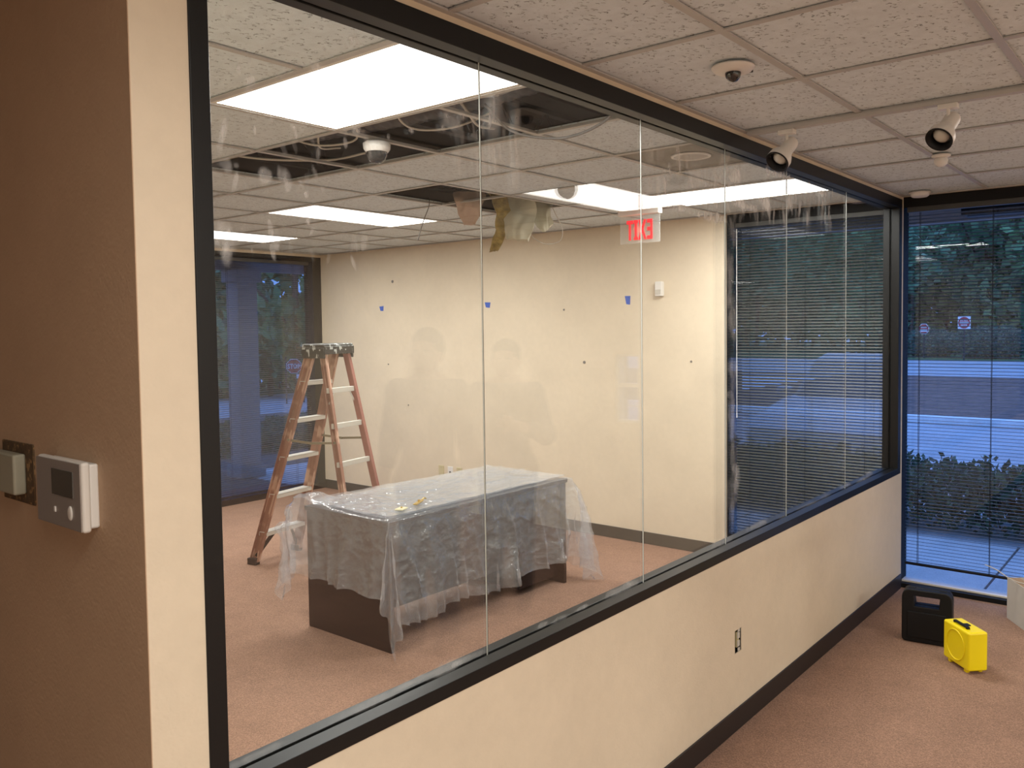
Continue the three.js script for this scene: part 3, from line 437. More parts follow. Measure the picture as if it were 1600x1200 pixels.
{
  const corr = (a, b, r) => { const g = new THREE.TubeGeometry(new THREE.CatmullRomCurve3([V(...a), V((a[0] + b[0]) / 2, (a[1] + b[1]) / 2 - 0.03, (a[2] + b[2]) / 2), V(...b)]), 120, r, 24, true), p = g.attributes.position; for (let i = 0; i < p.count; i++) { const k = 1 + 0.03 * Math.sin(Math.floor(i / 25) * 1.7); p.setXYZ(i, p.getX(i), (p.getY(i) - a[1]) * k + a[1], p.getZ(i)); } g.computeVertexNormals(); return g; };
  single('air_duct', corr([2.74, 2.90, -0.12], [2.74, 2.9, -2.1], 0.10), M.duct, 'black flexible duct running above the row of missing tiles', 'duct');
  single('air_duct', corr([3.3, 2.94, -2.62], [5.4, 2.94, -2.62], 0.10), M.duct, 'black flexible duct above the opening with the hanging insulation', 'duct');
  const cab = (label, pts, r, m) => single('loose_cable', tube(pts, r, 60, 7), m, label, 'cable', null, 0, 'loose cables in the open ceiling');
  cab('pale cable dropping through the open tiles beside the first glass joint', [[2.2, 2.76, -0.62], [2.33, 2.72, -0.66], [2.5, 2.69, -0.74], [2.66, 2.675, -0.83], [2.9, 2.72, -0.95]], 0.006, M.cableW);
  cab('dark cable sagging below the ceiling beside the open tiles', [[2.62, 2.74, -0.75], [2.68, 2.63, -0.66], [2.78, 2.59, -0.5], [2.765, 2.60, -0.3], [2.70, 2.64, -0.16], [2.56, 2.74, -0.13]], 0.006, M.cableG);
  cab('looped pale cable in the open tiles left of the dome camera', [[2.35, 2.8, -1.9], [2.42, 2.69, -1.72], [2.5, 2.675, -1.62], [2.56, 2.70, -1.5], [2.5, 2.76, -1.46], [2.42, 2.74, -1.56], [2.5, 2.68, -1.7], [2.7, 2.72, -1.8]], 0.005, M.cableW);
  cab('pale cable curving behind the dome camera', [[2.34, 2.76, -1.0], [2.42, 2.69, -1.05], [2.55, 2.675, -1.08], [2.7, 2.70, -1.0], [2.85, 2.78, -0.9]], 0.005, M.cableW);
  cab('grey cable lying along the far left opening', [[2.36, 2.72, -2.35], [2.5, 2.69, -2.2], [2.66, 2.685, -2.05], [2.8, 2.70, -1.96], [2.86, 2.72, -1.8]], 0.006, M.cableW);
  cab('silver flexible conduit crossing the opening nearest the window head', [[2.45, 2.95, -0.25], [2.55, 2.85, -0.42], [2.62, 2.78, -0.6], [2.60, 2.80, -0.9], [2.55, 2.9, -1.1]], 0.011, std({ color: lin(0.3, 0.3, 0.3), roughness: 0.4, metalness: 0.6 }));
  cab('thin wire hanging in front of the ceiling left of the insulation', [[3.98, 2.69, -2.50], [3.97, 2.64, -2.49], [3.92, 2.52, -2.5], [3.89, 2.40, -2.52]], 0.003, M.cableG);
  cab('thin pale wire looping down beside the hanging insulation', [[4.72, 2.70, -2.05], [4.74, 2.62, -2.02], [4.80, 2.50, -2.0], [4.82, 2.43, -2.04], [4.77, 2.41, -2.12], [4.73, 2.45, -2.2], [4.72, 2.5, -2.24]], 0.003, M.cableW);
  // insulation batts
  const batt = (w, h, d, s, bend) => { const g = new THREE.BoxGeometry(w, h, d, 14, 22, 6), p = g.attributes.position; for (let i = 0; i < p.count; i++) { let x = p.getX(i), y = p.getY(i), z = p.getZ(i); const t = 0.5 - y / h; const n = noise3(x * 9 + s, y * 9, z * 9 + s); const k = 1 - 0.45 * t * t; p.setXYZ(i, x * k + bend * Math.sin(t * 2.6) * 0.1 + 0.035 * n, y + 0.03 * noise3(x * 8, z * 8 + s, 2), z * (1 - 0.2 * t) + 0.05 * noise3(y * 7 + s, x * 7, 5) + 0.04 * Math.sin(t * 5 + s)); } g.computeVertexNormals(); return worldUV(g); };
  const t = thing('insulation_batt', 'crumpled yellow insulation batt hanging from the open ceiling tile', 'insulation', [4.40, 2.66, -2.22], -0.9);
  part('facing', batt(0.26, 0.50, 0.14, 3, 0.5).translate(0.07, 0.0, 0.05), M.kraft, t, 'pale paper facing'); part('fibre', batt(0.10, 0.56, 0.10, 11, 1.3).translate(-0.12, -0.03, 0.02), M.fibre, t); part('torn_flap', batt(0.18, 0.36, 0.03, 21, 0.4).rotateZ(0.5).translate(0.21, -0.02, -0.02), M.kraft, t);
  const u = thing('kraft_flap', 'loose pinkish paper flap hanging left of the yellow insulation', 'insulation', [4.20, 2.64, -2.36], -0.9);
  part('sheet', batt(0.2, 0.22, 0.008, 31, 0.2), std({ color: lin(0.50, 0.38, 0.30), roughness: 0.8 }), u);
  for (const [x, y, z, l] of [[2.46, 2.80, -2.62, 'yellow insulation heap in the far left ceiling opening']]) {
    const g = new THREE.IcosahedronGeometry(0.2, 4), p = g.attributes.position; for (let i = 0; i < p.count; i++) { const n = 1 + 0.35 * noise3(p.getX(i) * 9 + x * 5, p.getY(i) * 9, p.getZ(i) * 9 + z); p.setXYZ(i, p.getX(i) * n * 1.1, p.getY(i) * n * 0.38, p.getZ(i) * n); } const q = mergeVertices(new THREE.BufferGeometry().setAttribute('position', p)); q.computeVertexNormals(); worldUV(q);
    single('insulation_lump', q, M.fibre, l, 'insulation', [x, y, z], 0, 'insulation in the ceiling void');
  }
}

// ---------------------------------------------------------------- things on the walls
{
  const t = thing('motion_sensor', 'small white motion sensor high on the cream end wall', 'sensor', [XF, 2.112, -1.872]);
  part('body', rbx(-0.045, 0, -0.06, 0.06, -0.034, 0.034, 0.01, 3), M.white, t); part('lens', rbx(-0.049, -0.044, -0.045, -0.005, -0.024, 0.024, 0.004), M.cableW, t);
  const tape = std({ color: lin(0.02, 0.10, 0.52), roughness: 0.7 });
  const dab = (z, w, h, turn, l) => { const s = new THREE.Shape([[-w / 2, h / 2], [w / 2, h / 2 - 0.003], [w * 0.36, -h / 2], [-w * 0.30, -h / 2 + 0.006]].map((p) => new THREE.Vector2(...p))); const o = single('tape_piece', worldUV(new THREE.ExtrudeGeometry(s, { depth: 0.0008, bevelEnabled: false }).rotateZ(turn).rotateY(-Math.PI / 2)), tape, l, 'tape', [XF - 0.0002, 2.03, z], 0, 'blue tape dabs on the end wall'); return o; };
  dab(-2.19, 0.055, 0.075, 0.05, 'blue tape dab at right, left of the motion sensor'); dab(-3.77, 0.075, 0.055, 0, 'blue tape dab beside the nearest glass joint'); dab(-5.29, 0.07, 0.055, 0.1, 'blue tape dab at left, above the ladder');
  const beige = std({ color: lin(0.56, 0.49, 0.30), roughness: 0.5 });
  const plate = (z, m, l, jack) => { const o = thing('wall_plate', l, 'wall plate', [XF, 0.375, z], 0, 'wall plates above the desk'); part('plate', rbx(-0.007, 0, -0.058, 0.058, -0.036, 0.036, 0.003), m, o); if (jack) part('jack', new THREE.CylinderGeometry(0.011, 0.011, 0.006, 14).rotateZ(Math.PI / 2).translate(-0.009, 0, 0), M.plasticBlack, o); else for (const s of [-1, 1]) part('screw', new THREE.CylinderGeometry(0.003, 0.003, 0.002, 8).rotateZ(Math.PI / 2).translate(-0.0075, s * 0.04, 0), M.cableG, o); };
  plate(-4.428, beige, 'beige wall plate left of the white jack plate'); plate(-4.30, M.white, 'white wall plate with a single dark jack', true); plate(-4.177, beige, 'beige wall plate right of the white jack plate');
  // thermostat and switch on the tan wall
  const th = thing('thermostat', 'silver faced wall thermostat with grey screen on the tan wall', 'thermostat', [X0, 1.47, -0.295]);
  part('back_box', rbx(-0.022, 0, -0.068, 0.068, -0.105, 0.105, 0.006, 3), M.white, th);
  const body = part('front_case', rbx(-0.038, -0.02, -0.074, 0.074, -0.112, 0.112, 0.007, 3), M.whiteMetal, th);
  part('face_plate', rbx(-0.0405, -0.0375, -0.071, 0.071, -0.11, 0.108, 0.004), std({ color: lin(0.34, 0.30, 0.27), roughness: 0.3, metalness: 0.25 }), body);
  part('screen', rbx(-0.042, -0.040, -0.004, 0.052, -0.028, 0.076, 0.001), phys({ color: lin(0.09, 0.085, 0.075), roughness: 0.2, clearcoat: 1 }), body, 'dark grey display');
  part('button', lathe([[0, 0.004], [0.011, 0.004], [0.014, 0.002], [0.014, 0], [0, 0]], 20).scale(0.7, 1, 1.1).rotateZ(Math.PI / 2).rotateX(Math.PI / 2).translate(-0.04, -0.036, 0.06), M.whiteMetal, body);
  part('button', rbx(-0.0425, -0.04, -0.042, -0.03, -0.02, -0.012, 0.001), M.white, body);
  const sw = thing('wall_switch', 'old beige switch box on a stained patch at the far left', 'switch', [X0, 1.48, -0.60]);
  part('torn_plate', rbx(-0.006, 0, -0.072, 0.072, -0.10, 0.085, 0.003), std({ color: 0xffffff, roughness: 0.9, map: dataTex(128, 128, (u, v) => { const q = fbm(u * 12, v * 12, 12, 6, 4), w = q > 0.64 ? 1 : 0.62; return [110 * w + 40 * q, 86 * w + 30 * q, 56 * w + 20 * q]; }, true, 8) }), sw);
  part('cover', rbx(-0.034, -0.006, -0.048, 0.048, -0.12, 0.045, 0.006, 3), std({ color: lin(0.34, 0.32, 0.24), roughness: 0.6 }), sw);
  // uncovered outlet in the low wall
  const o = thing('open_outlet', 'uncovered electrical outlet in the low cream wall', 'outlet', [3.4285, 0.4, 0]);
  part('wall_box', [bx(-0.0335, 0.0335, -0.052, 0.052, -0.06, -0.056), bx(-0.0335, -0.032, -0.052, 0.052, -0.06, -0.004), bx(0.032, 0.0335, -0.052, 0.052, -0.06, -0.004), bx(-0.0335, 0.0335, -0.052, -0.0505, -0.06, -0.004), bx(-0.0335, 0.0335, 0.0505, 0.052, -0.06, -0.004)], M.plasticBlack, o);
  const rec = part('receptacle', rbx(0.002, 0.028, -0.036, 0.036, -0.05, -0.008, 0.004), std({ color: lin(0.45, 0.38, 0.20), roughness: 0.6 }), o);
  for (const y of [-0.018, 0.018]) part('socket_face', rbx(0.004, 0.027, y - 0.014, y + 0.014, -0.01, -0.004, 0.003), M.cableW, rec);
  part('strap', [bx(0.004, 0.024, 0.036, 0.05, -0.006, -0.003), bx(0.004, 0.024, -0.05, -0.036, -0.006, -0.003)], M.cableW, o);
}

// ---------------------------------------------------------------- cases and box on the near room floor
{
  const t = thing('tool_case', 'black moulded tool case with handle opening by the facade window', 'case', [5.02, 0, 0.405], 0.13);
  const s = new THREE.Shape(), w = 0.125, h = 0.288, r = 0.02;
  s.moveTo(-w + r, 0); s.lineTo(w - r, 0); s.quadraticCurveTo(w, 0, w, r); s.lineTo(w, h - 0.05); s.quadraticCurveTo(w, h, w - 0.035, h); s.lineTo(-w + 0.035, h); s.quadraticCurveTo(-w, h, -w, h - 0.05); s.lineTo(-w, r); s.quadraticCurveTo(-w, 0, -w + r, 0);
  const hole = new THREE.Path(); hole.moveTo(-0.068, 0.195); hole.lineTo(0.068, 0.195); hole.lineTo(0.074, 0.264); hole.lineTo(-0.074, 0.264); hole.closePath(); s.holes.push(hole);
  const half = (z0) => worldUV(new THREE.ExtrudeGeometry(s, { depth: 0.034, bevelEnabled: true, bevelSize: 0.006, bevelThickness: 0.006, bevelSegments: 3 }).translate(0, 0.008, z0).rotateY(-Math.PI / 2));
  part('front_shell', half(0.006), M.plasticBlack, t); part('back_shell', half(-0.042), M.plasticBlack, t);
  part('face_panel', rbx(-0.052, -0.045, 0.03, 0.178, -0.1, 0.1, 0.004), M.plasticBlack, t);
  for (const z of [-0.08, 0.08]) part('latch', rbx(-0.012, 0.016, 0.280, 0.306, z - 0.02, z + 0.02, 0.004), M.plasticBlack, t);
}
{
  // local x: along the round-stamped face, local z: depth away from it
  const t = thing('yellow_case', 'bright yellow plastic case with round moulding and black handle', 'case', [4.775, 0.004, 0.652], Math.atan2(0.134, 0.16) + Math.PI + 0.08);
  const L = 0.225, Hc = 0.215, D = 0.108;
  const body = part('body', rbx(-L / 2, L / 2, 0.012, Hc, -D / 2, D / 2, 0.012, 4), M.yellow, t);
  for (const s of [-1, 1]) part('round_moulding', new THREE.TorusGeometry(0.078, 0.0045, 8, 48).translate(0, 0.115, s * (D / 2)), M.yellow, body);
  part('handle', [rbx(-0.062, 0.062, Hc + 0.004, Hc + 0.013, 0.012, 0.03, 0.004), rbx(-0.062, -0.048, Hc - 0.004, Hc + 0.008, 0.012, 0.03, 0.003), rbx(0.048, 0.062, Hc - 0.004, Hc + 0.008, 0.012, 0.03, 0.003)], M.plasticBlack, t);
  part('latch', [rbx(-0.016, 0.016, Hc - 0.002, Hc + 0.005, -0.022, 0.004, 0.002)], M.plasticBlack, t);
  for (const x of [-0.07, 0.07]) for (const z of [-0.035, 0.035]) part('foot', rbx(x - 0.012, x + 0.012, -0.004, 0.014, z - 0.01, z + 0.01, 0.003), M.yellow, t);
}
{
  const card = std({ color: lin(0.60, 0.57, 0.52), map: paintMap, roughness: 0.8 }), inner = std({ color: lin(0.36, 0.24, 0.15), roughness: 0.9 });
  const t = thing('cardboard_box', 'open pale cardboard box at the right edge by the window', 'box', [5.72, 0, 0.69], Math.atan2(-0.12, -0.18));
  // local x runs along the left visible side, local z inwards
  const L = 0.36, D = 0.20, hh = 0.25, k = 0.005;
  part('wall_panel', bx(0, L, 0.0, hh, -k, 0), card, t); part('wall_panel', bx(0, L, 0, hh, -D, -D + k), card, t); part('wall_panel', bx(0, k, 0, hh, -D, -k), card, t); part('wall_panel', bx(L - k, L, 0, hh, -D, -k), card, t);
  part('bottom_panel', bx(k, L - k, 0, k, -D, -k), inner, t);
  part('flap', bx(k, L - k, hh - 0.004, hh, -0.07, -k).applyMatrix4(new THREE.Matrix4().makeRotationX(-0.0)), inner, t);
  single('loose_wire', tube([[5.585, 0.345, 0.59], [5.60, 0.318, 0.655], [5.60, 0.28, 0.72], [5.62, 0.256, 0.79], [5.64, 0.262, 0.84]], 0.003, 40, 6), M.cableW, 'thin pale wire sticking out of the cardboard box', 'wire');
}
// ---------------------------------------------------------------- outside: overhang, ground, planting, signs, car
const GY = -0.1;
const noiseTex = (r, g, b, sc, amp, sd, rep) => dataTex(512, 512, (u, v, i, j) => { const k = 1 - amp / 2 + amp * (0.6 * fbm(u * sc, v * sc, sc, sd, 5) + 0.4 * hash(i, j, sd)); return [r * k, g * k, b * k].map((x) => Math.min(255, x)); }, true, rep);
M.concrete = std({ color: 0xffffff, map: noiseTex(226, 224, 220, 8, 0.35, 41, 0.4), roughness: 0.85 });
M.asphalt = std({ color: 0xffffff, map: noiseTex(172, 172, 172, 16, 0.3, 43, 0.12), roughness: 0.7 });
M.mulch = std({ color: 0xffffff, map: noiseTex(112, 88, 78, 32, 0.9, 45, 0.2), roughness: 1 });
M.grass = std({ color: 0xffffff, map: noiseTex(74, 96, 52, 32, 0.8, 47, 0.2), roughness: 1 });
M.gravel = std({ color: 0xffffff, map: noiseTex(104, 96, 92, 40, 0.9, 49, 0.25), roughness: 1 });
M.soffit = std({ color: lin(0.42, 0.40, 0.40), roughness: 0.8 });
struct('overhang', [bx(XF + 0.2, 7.3, 2.72, 3.1, -8.5, ZA + 3), bx(-3, XF + 0.2, 2.78, 3.1, -8.5, ZB - 0.2), bx(7.15, 7.3, 2.60, 3.1, -8.5, ZA + 3), bx(-3, 7.15, 2.60, 3.1, -8.5, -8.3)], M.soffit, 'pale soffit and fascia beam over the walkway outside', 'overhang');
const walk = struct('sidewalk', [bx(XF + 0.2, 8.0, GY - 0.1, GY - 0.006, -8.6, 9), bx(-4, XF + 0.2, GY - 0.1, GY - 0.006, -8.6, ZB - 0.2)], M.gravel, 'concrete sidewalk outside the windows', 'sidewalk');
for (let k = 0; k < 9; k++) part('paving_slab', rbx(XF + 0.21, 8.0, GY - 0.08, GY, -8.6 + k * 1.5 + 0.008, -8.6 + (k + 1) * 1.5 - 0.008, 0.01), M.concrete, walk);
for (let k = 0; k < 6; k++) part('paving_slab', rbx(-3 + k * 1.52 + 0.008, -3 + (k + 1) * 1.52 - 0.008, GY - 0.08, GY, -8.6, ZB - 0.21, 0.01), M.gravel, walk);  // rear slabs use a darker material, overhang shade put into their colour
struct('parking_lot', bx(8.0, 17.2, GY - 0.2, GY, -6, 34), M.asphalt, 'pale asphalt lane beyond the low hedge', 'road');
struct('kerb', rbx(17.0, 17.2, GY, GY + 0.14, -9, 34, 0.02), M.concrete);
struct('median', bx(17.2, 32, GY - 0.2, GY + 0.03, -9, 34), M.mulch, 'mulched median between the asphalt lanes', 'ground');
struct('road', bx(32, 46, GY - 0.2, GY, -20, 34), M.asphalt, 'pale asphalt road beyond the median', 'road');
struct('lawn', bx(46, 90, GY - 0.2, GY + 0.02, -40, 60), M.grass, 'grass verge under the far trees', 'ground');
{ // ground falling away behind the building
  const strip = (name, z0, z1, m, label, cat, x0 = -20, x1 = 60) => { const y0 = GY - 0.06 * (-8.6 - z0), y1 = GY - 0.06 * (-8.6 - z1); const g = new THREE.BoxGeometry(x1 - x0, 0.2, Math.hypot(z1 - z0, y1 - y0)); worldUV(g).rotateX(-Math.atan2(y1 - y0, -(z1 - z0)) * -1).translate((x0 + x1) / 2, (y0 + y1) / 2 - 0.1, (z0 + z1) / 2); return struct(name, g, m, label, cat); };
  strip('gravel_bed', -8.6, -23, M.gravel, 'gravel bed sloping away behind the building', 'ground', -20, 16.5);
  strip('lower_road', -23, -46, M.asphalt, 'pale road beyond the stop sign', 'road', -20, 45);
  strip('lower_lawn', -46, -100, M.grass, 'grass beyond the lower road', 'ground', -40, 90);
}
single('concrete_column', [rbx(6.02, 6.30, GY, 2.62, -8.42, -8.14, 0.012), rbx(5.98, 6.34, 2.44, 2.6, -8.46, -8.10, 0.012), rbx(5.98, 6.34, GY, GY + 0.16, -8.46, -8.10, 0.012)], M.soffit, 'square concrete column outside the far left window', 'column');
{ const t = thing('soffit_box', 'dark box fixed under the soffit outside the facade window', 'box', [6.8, 2.72, 0.44]); part('body', rbx(-0.12, 0.12, -0.13, 0, -0.24, 0.24, 0.01), M.plasticBlack, t); part('cover', rbx(-0.1, 0.1, -0.14, -0.128, -0.2, 0.2, 0.004), M.steel, t); }

const leafG = (() => { const g = new THREE.BufferGeometry(); g.setAttribute('position', new THREE.Float32BufferAttribute([0, 0, 0, -0.3, 0.45, 0.06, 0, 0.5, -0.05, 0.3, 0.45, 0.06, 0, 1, 0.1], 3)); g.setIndex([0, 2, 1, 0, 3, 2, 1, 2, 4, 2, 3, 4]); g.computeVertexNormals(); return g; })();
M.leaf = phys({ color: 0xffffff, roughness: 0.8, transmission: 0.35, thickness: 0, side: THREE.DoubleSide });
function foliage(name, n, place, size, cols, parent) {
  const im = new THREE.InstancedMesh(leafG, M.leaf, n), m = new THREE.Matrix4(), q = new THREE.Quaternion(), e = new THREE.Euler(), c = new THREE.Color();
  for (let k = 0; k < n; k++) { const p = place(); e.set(rr(-1.5, 1.5), rr(0, 6.28), rr(-1.5, 1.5)); q.setFromEuler(e); const s = size * rr(0.6, 1.3); m.compose(p, q, V(s, s, s)); im.setMatrixAt(k, m); const b = cols[Math.floor(rnd() * cols.length)], f = rr(0.6, 1.3); c.setRGB(b[0] * f, b[1] * f, b[2] * f); im.setColorAt(k, c); }
  im.name = name; im.castShadow = im.receiveShadow = true; im.userData.kind = 'stuff'; parent.add(im); return im;
}
const bark = std({ color: lin(0.17, 0.13, 0.10), roughness: 1, map: noiseTex(230, 220, 210, 16, 0.8, 51, 1) });
const ball = (c, rx, ry, rz, shell = 0.45) => () => { let x, y, z, d; do { x = rr(-1, 1); y = rr(-1, 1); z = rr(-1, 1); d = Math.hypot(x, y, z); } while (d > 1 || d < shell); return V(c[0] + x * rx, c[1] + y * ry, c[2] + z * rz); };
function tree(x, y, z, h, r, cols, label, n = 2200) {
  const t = thing('tree', label, 'tree', [x, y, z], 0, 'trees outside the windows');
  part('trunk', [tube([[0, -0.1, 0], [0.08, h * 0.25, 0.05], [0, h * 0.5, 0], [0.1, h * 0.8, -0.1]], 0.16, 14, 8), tube([[0, h * 0.4, 0], [r * 0.3, h * 0.6, r * 0.2], [r * 0.6, h * 0.75, r * 0.3]], 0.07, 10, 6), tube([[0, h * 0.35, 0], [-r * 0.3, h * 0.55, -r * 0.2], [-r * 0.6, h * 0.7, -r * 0.3]], 0.07, 10, 6)], bark, t);
  const lumps = []; for (let k = 0; k < 9; k++) lumps.push(ball([rr(-0.6, 0.6) * r, h * rr(0.14, 0.95), rr(-0.6, 0.6) * r], r * rr(0.4, 0.62), h * rr(0.12, 0.2), r * rr(0.4, 0.62), 0.3));
  foliage('foliage', n, () => lumps[Math.floor(rnd() * lumps.length)](), r * 0.16, cols, t);
}
const G1 = [[0.17, 0.32, 0.15], [0.23, 0.42, 0.19], [0.11, 0.23, 0.11]], G2 = [[0.22, 0.36, 0.14], [0.28, 0.45, 0.17], [0.14, 0.26, 0.10]];
const rightTrees = [[60, -19, 13, 4.6, G1, 'dense tree at the left edge of the facade window'], [57, -13.5, 11, 4.2, G1, 'dark dense tree behind the smaller red and white sign'], [62, -10, 14, 4.8, G1, 'tall dense tree behind the square sign'], [58, -5.5, 11, 4.2, G2, 'lighter green tree behind the clipped bush'], [61, 0, 13, 4.8, G1, 'dense tree at the right edge of the facade window'], [63, 9, 12, 4.6, G1, 'tree beyond the parked car, mirrored in the glass'], [58, 18, 9, 4.4, G2, 'lower tree far beyond the parked car'], [64, 27, 13, 5, G1, 'tall tree farthest along the verge'], [59, -27, 13, 4.6, G1, 'tall tree at the far end of the road']];
for (const [x, z, h, r, c, l] of rightTrees) tree(x, GY, z, h, r, c, l, 2600);
const slopeY = (z) => GY - 0.06 * (-8.6 - z);
const leftTrees = [[26.5, -36, 9.5, 4.2, G2, 'bright leafy tree behind the stop sign'], [12.6, -26.5, 6.0, 2.0, G1, 'shaded tree beside the concrete column'], [34, -52, 13, 6, G1, 'dark tree across the lower road at right'], [26, -50, 12, 6, G1, 'dark tree across the lower road in the middle'], [42, -54, 14, 6, G1, 'dark tree far right of the lower road'], [30, -60, 16, 7, G1, 'tall dark tree at the back of the lower lawn'], [29.5, -43, 13, 5, G1, 'broad dark tree directly behind the bright leafy tree']];
for (const [x, z, h, r, c, l] of leftTrees) tree(x, slopeY(z), z, h, r, c, l, 2400);
const stems = (n, at, h, r) => { const gs = []; for (let k = 0; k < n; k++) { const [x, z] = at(), y = h * rr(0.6, 1), q = h * 0.25; gs.push(bar(V(x, 0, z), V(x + rr(-q, q), y, z + rr(-q, q)), 2 * r, 2 * r, r * 0.6)); } return gs; };
function hedge(label, x0, x1, z0, z1, y, h, n, size, cols, sprigs) {
  const t = thing('hedge', label, 'hedge', [(x0 + x1) / 2, y, (z0 + z1) / 2]), hx = (x1 - x0) / 2, hz = (z1 - z0) / 2;
part('branches', stems(Math.round(Math.min(150, 14 * hx * hz + 40)), () => [rr(-hx, hx) * 0.8, rr(-hz, hz) * 0.96], h * 0.85, Math.max(0.006, h * 0.012)), bark, t);
  foliage('foliage', n, () => V(rr(-hx, hx), h * (0.04 + 0.94 * Math.pow(rnd(), 0.75)), rr(-hz, hz)), size, cols, t);
  if (sprigs) foliage('sprigs', sprigs, (() => { let c = [0, 0, 0], k = 0; return () => { if (k++ % 14 === 0) c = [rr(-hx, hx), h * 0.9, rr(-hz, hz)]; return V(c[0] + rr(-0.04, 0.04), c[1] + (k % 14) * 0.010, c[2] + rr(-0.05, 0.05)); }; })(), size, cols, t);
}
const HG = [[0.06, 0.14, 0.08], [0.08, 0.18, 0.09], [0.04, 0.09, 0.05]];
hedge('low leafy hedge just outside the facade window', 8.15, 9.1, -6.0, 4.2, GY, 0.52, 26000, 0.078, HG, 1400);
hedge('low shaded shrubs behind the concrete column', 7.2, 13.5, -12.5, -10.4, slopeY(-11.5), 0.4, 9000, 0.12, HG, 0);
hedge('tall dark understory shrubs beneath the far trees', 66, 70, -34, 40, GY, 9.5, 24000, 0.95, G1, 0);
hedge('tall dark understory shrubs across the lower road', 12, 60, -66, -62, slopeY(-64), 6.5, 12000, 1.05, G1, 0);
function bush(x, z, rx, ry, rz, label) {
  const t = thing('clipped_bush', label, 'bush', [x, GY, z], 0, 'clipped bushes beyond the road');
  part('branches', stems(60, () => [rr(-0.5, 0.5) * rx, rr(-0.6, 0.6) * rz], ry * 1.3, 0.02), bark, t);
  foliage('foliage', 5200, ball([0, ry * 0.92, 0], rx, ry, rz, 0.35), 0.18, [[0.10, 0.19, 0.12], [0.13, 0.23, 0.14], [0.07, 0.13, 0.09]], t);
}
bush(50, -10.6, 1.3, 0.8, 1.7, 'rounded clipped bush below the smaller sign'); bush(49, -7.3, 1.4, 0.88, 2.2, 'wide clipped bush below the square sign');
const signRed = std({ color: lin(0.42, 0.02, 0.035), roughness: 0.4 }), signWhite = std({ color: lin(0.8, 0.8, 0.8), roughness: 0.4 }), postM = std({ color: lin(0.06, 0.06, 0.06), roughness: 0.6, metalness: 0.4 });
const octagon = (r, d) => new THREE.CylinderGeometry(r / Math.cos(Math.PI / 8), r / Math.cos(Math.PI / 8), d, 8).rotateY(Math.PI / 8).rotateX(Math.PI / 2);
{ // faces +z locally
  const t = thing('stop_sign', 'red octagonal STOP sign on a post seen through the left window', 'sign', [21.55, slopeY(-29.2), -29.2], Math.atan2(-0.574, 0.819));
  const c = 0.27 - slopeY(-29.2);
  part('post', rbx(-0.36, -0.30, 0, c + 0.4, -0.06, -0.02, 0.01), postM, t); part('post', rbx(0.36, 0.42, 0, c + 0.1, -0.06, -0.02, 0.01), postM, t);
  const f = part('rim', octagon(0.31, 0.01).translate(0, c, 0), signWhite, t); part('face', octagon(0.285, 0.006).translate(0, c, 0.006), signRed, f); part('lettering', letters('STOP', 0.2, 0.004).scale(0.8, 1, 1).translate(0, c, 0.01), signWhite, f);
  part('crossbar', rbx(-0.36, 0.42, c - 0.02, c + 0.02, -0.03, -0.01, 0.004), postM, t); part('small_plate', rbx(0.1, 0.4, c - 0.52, c - 0.34, -0.02, -0.01, 0.002), signWhite, t);
}
{ // both face -x, towards the windows
  const t = thing('road_sign', 'square white sign with red disc and white bar above the wide bush', 'sign', [46, GY, -8.0], -Math.PI / 2 - 0.2), c = 1.91;
  part('post', rbx(-0.03, 0.03, 0, c + 0.25, -0.05, -0.01, 0.01), postM, t); part('panel', rbx(-0.31, 0.31, c - 0.31, c + 0.31, -0.008, 0.004, 0.003), signWhite, t);
  const d = part('disc', new THREE.CylinderGeometry(0.29, 0.29, 0.006, 40).rotateX(Math.PI / 2).translate(0, c, 0.006), signRed, t); part('bar', rbx(-0.22, 0.22, c - 0.045, c + 0.045, 0.008, 0.012, 0.001), signWhite, d);
  part('lettering', letters('DO NOT', 0.085, 0.003).scale(0.85, 1, 1).translate(0, c + 0.13, 0.009), signWhite, d); part('lettering', letters('ENTER', 0.085, 0.003).scale(0.85, 1, 1).translate(0, c - 0.13, 0.009), signWhite, d);
  const s = thing('road_sign', 'smaller red and white octagonal sign above the left bush', 'sign', [48, GY, -10.4], -Math.PI / 2 - 0.2), e = 1.6;
  part('post', rbx(-0.03, 0.03, 0, e + 0.2, -0.05, -0.01, 0.01), postM, s); const f = part('rim', octagon(0.28, 0.01).translate(0, e, 0), signWhite, s); part('face', octagon(0.25, 0.006).translate(0, e, 0.005), signRed, f); part('bar', rbx(-0.2, 0.2, e - 0.15, e - 0.02, 0.007, 0.011, 0.001), signWhite, f); part('bar', rbx(-0.16, 0.16, e + 0.06, e + 0.1, 0.007, 0.011, 0.001), signWhite, f);
}
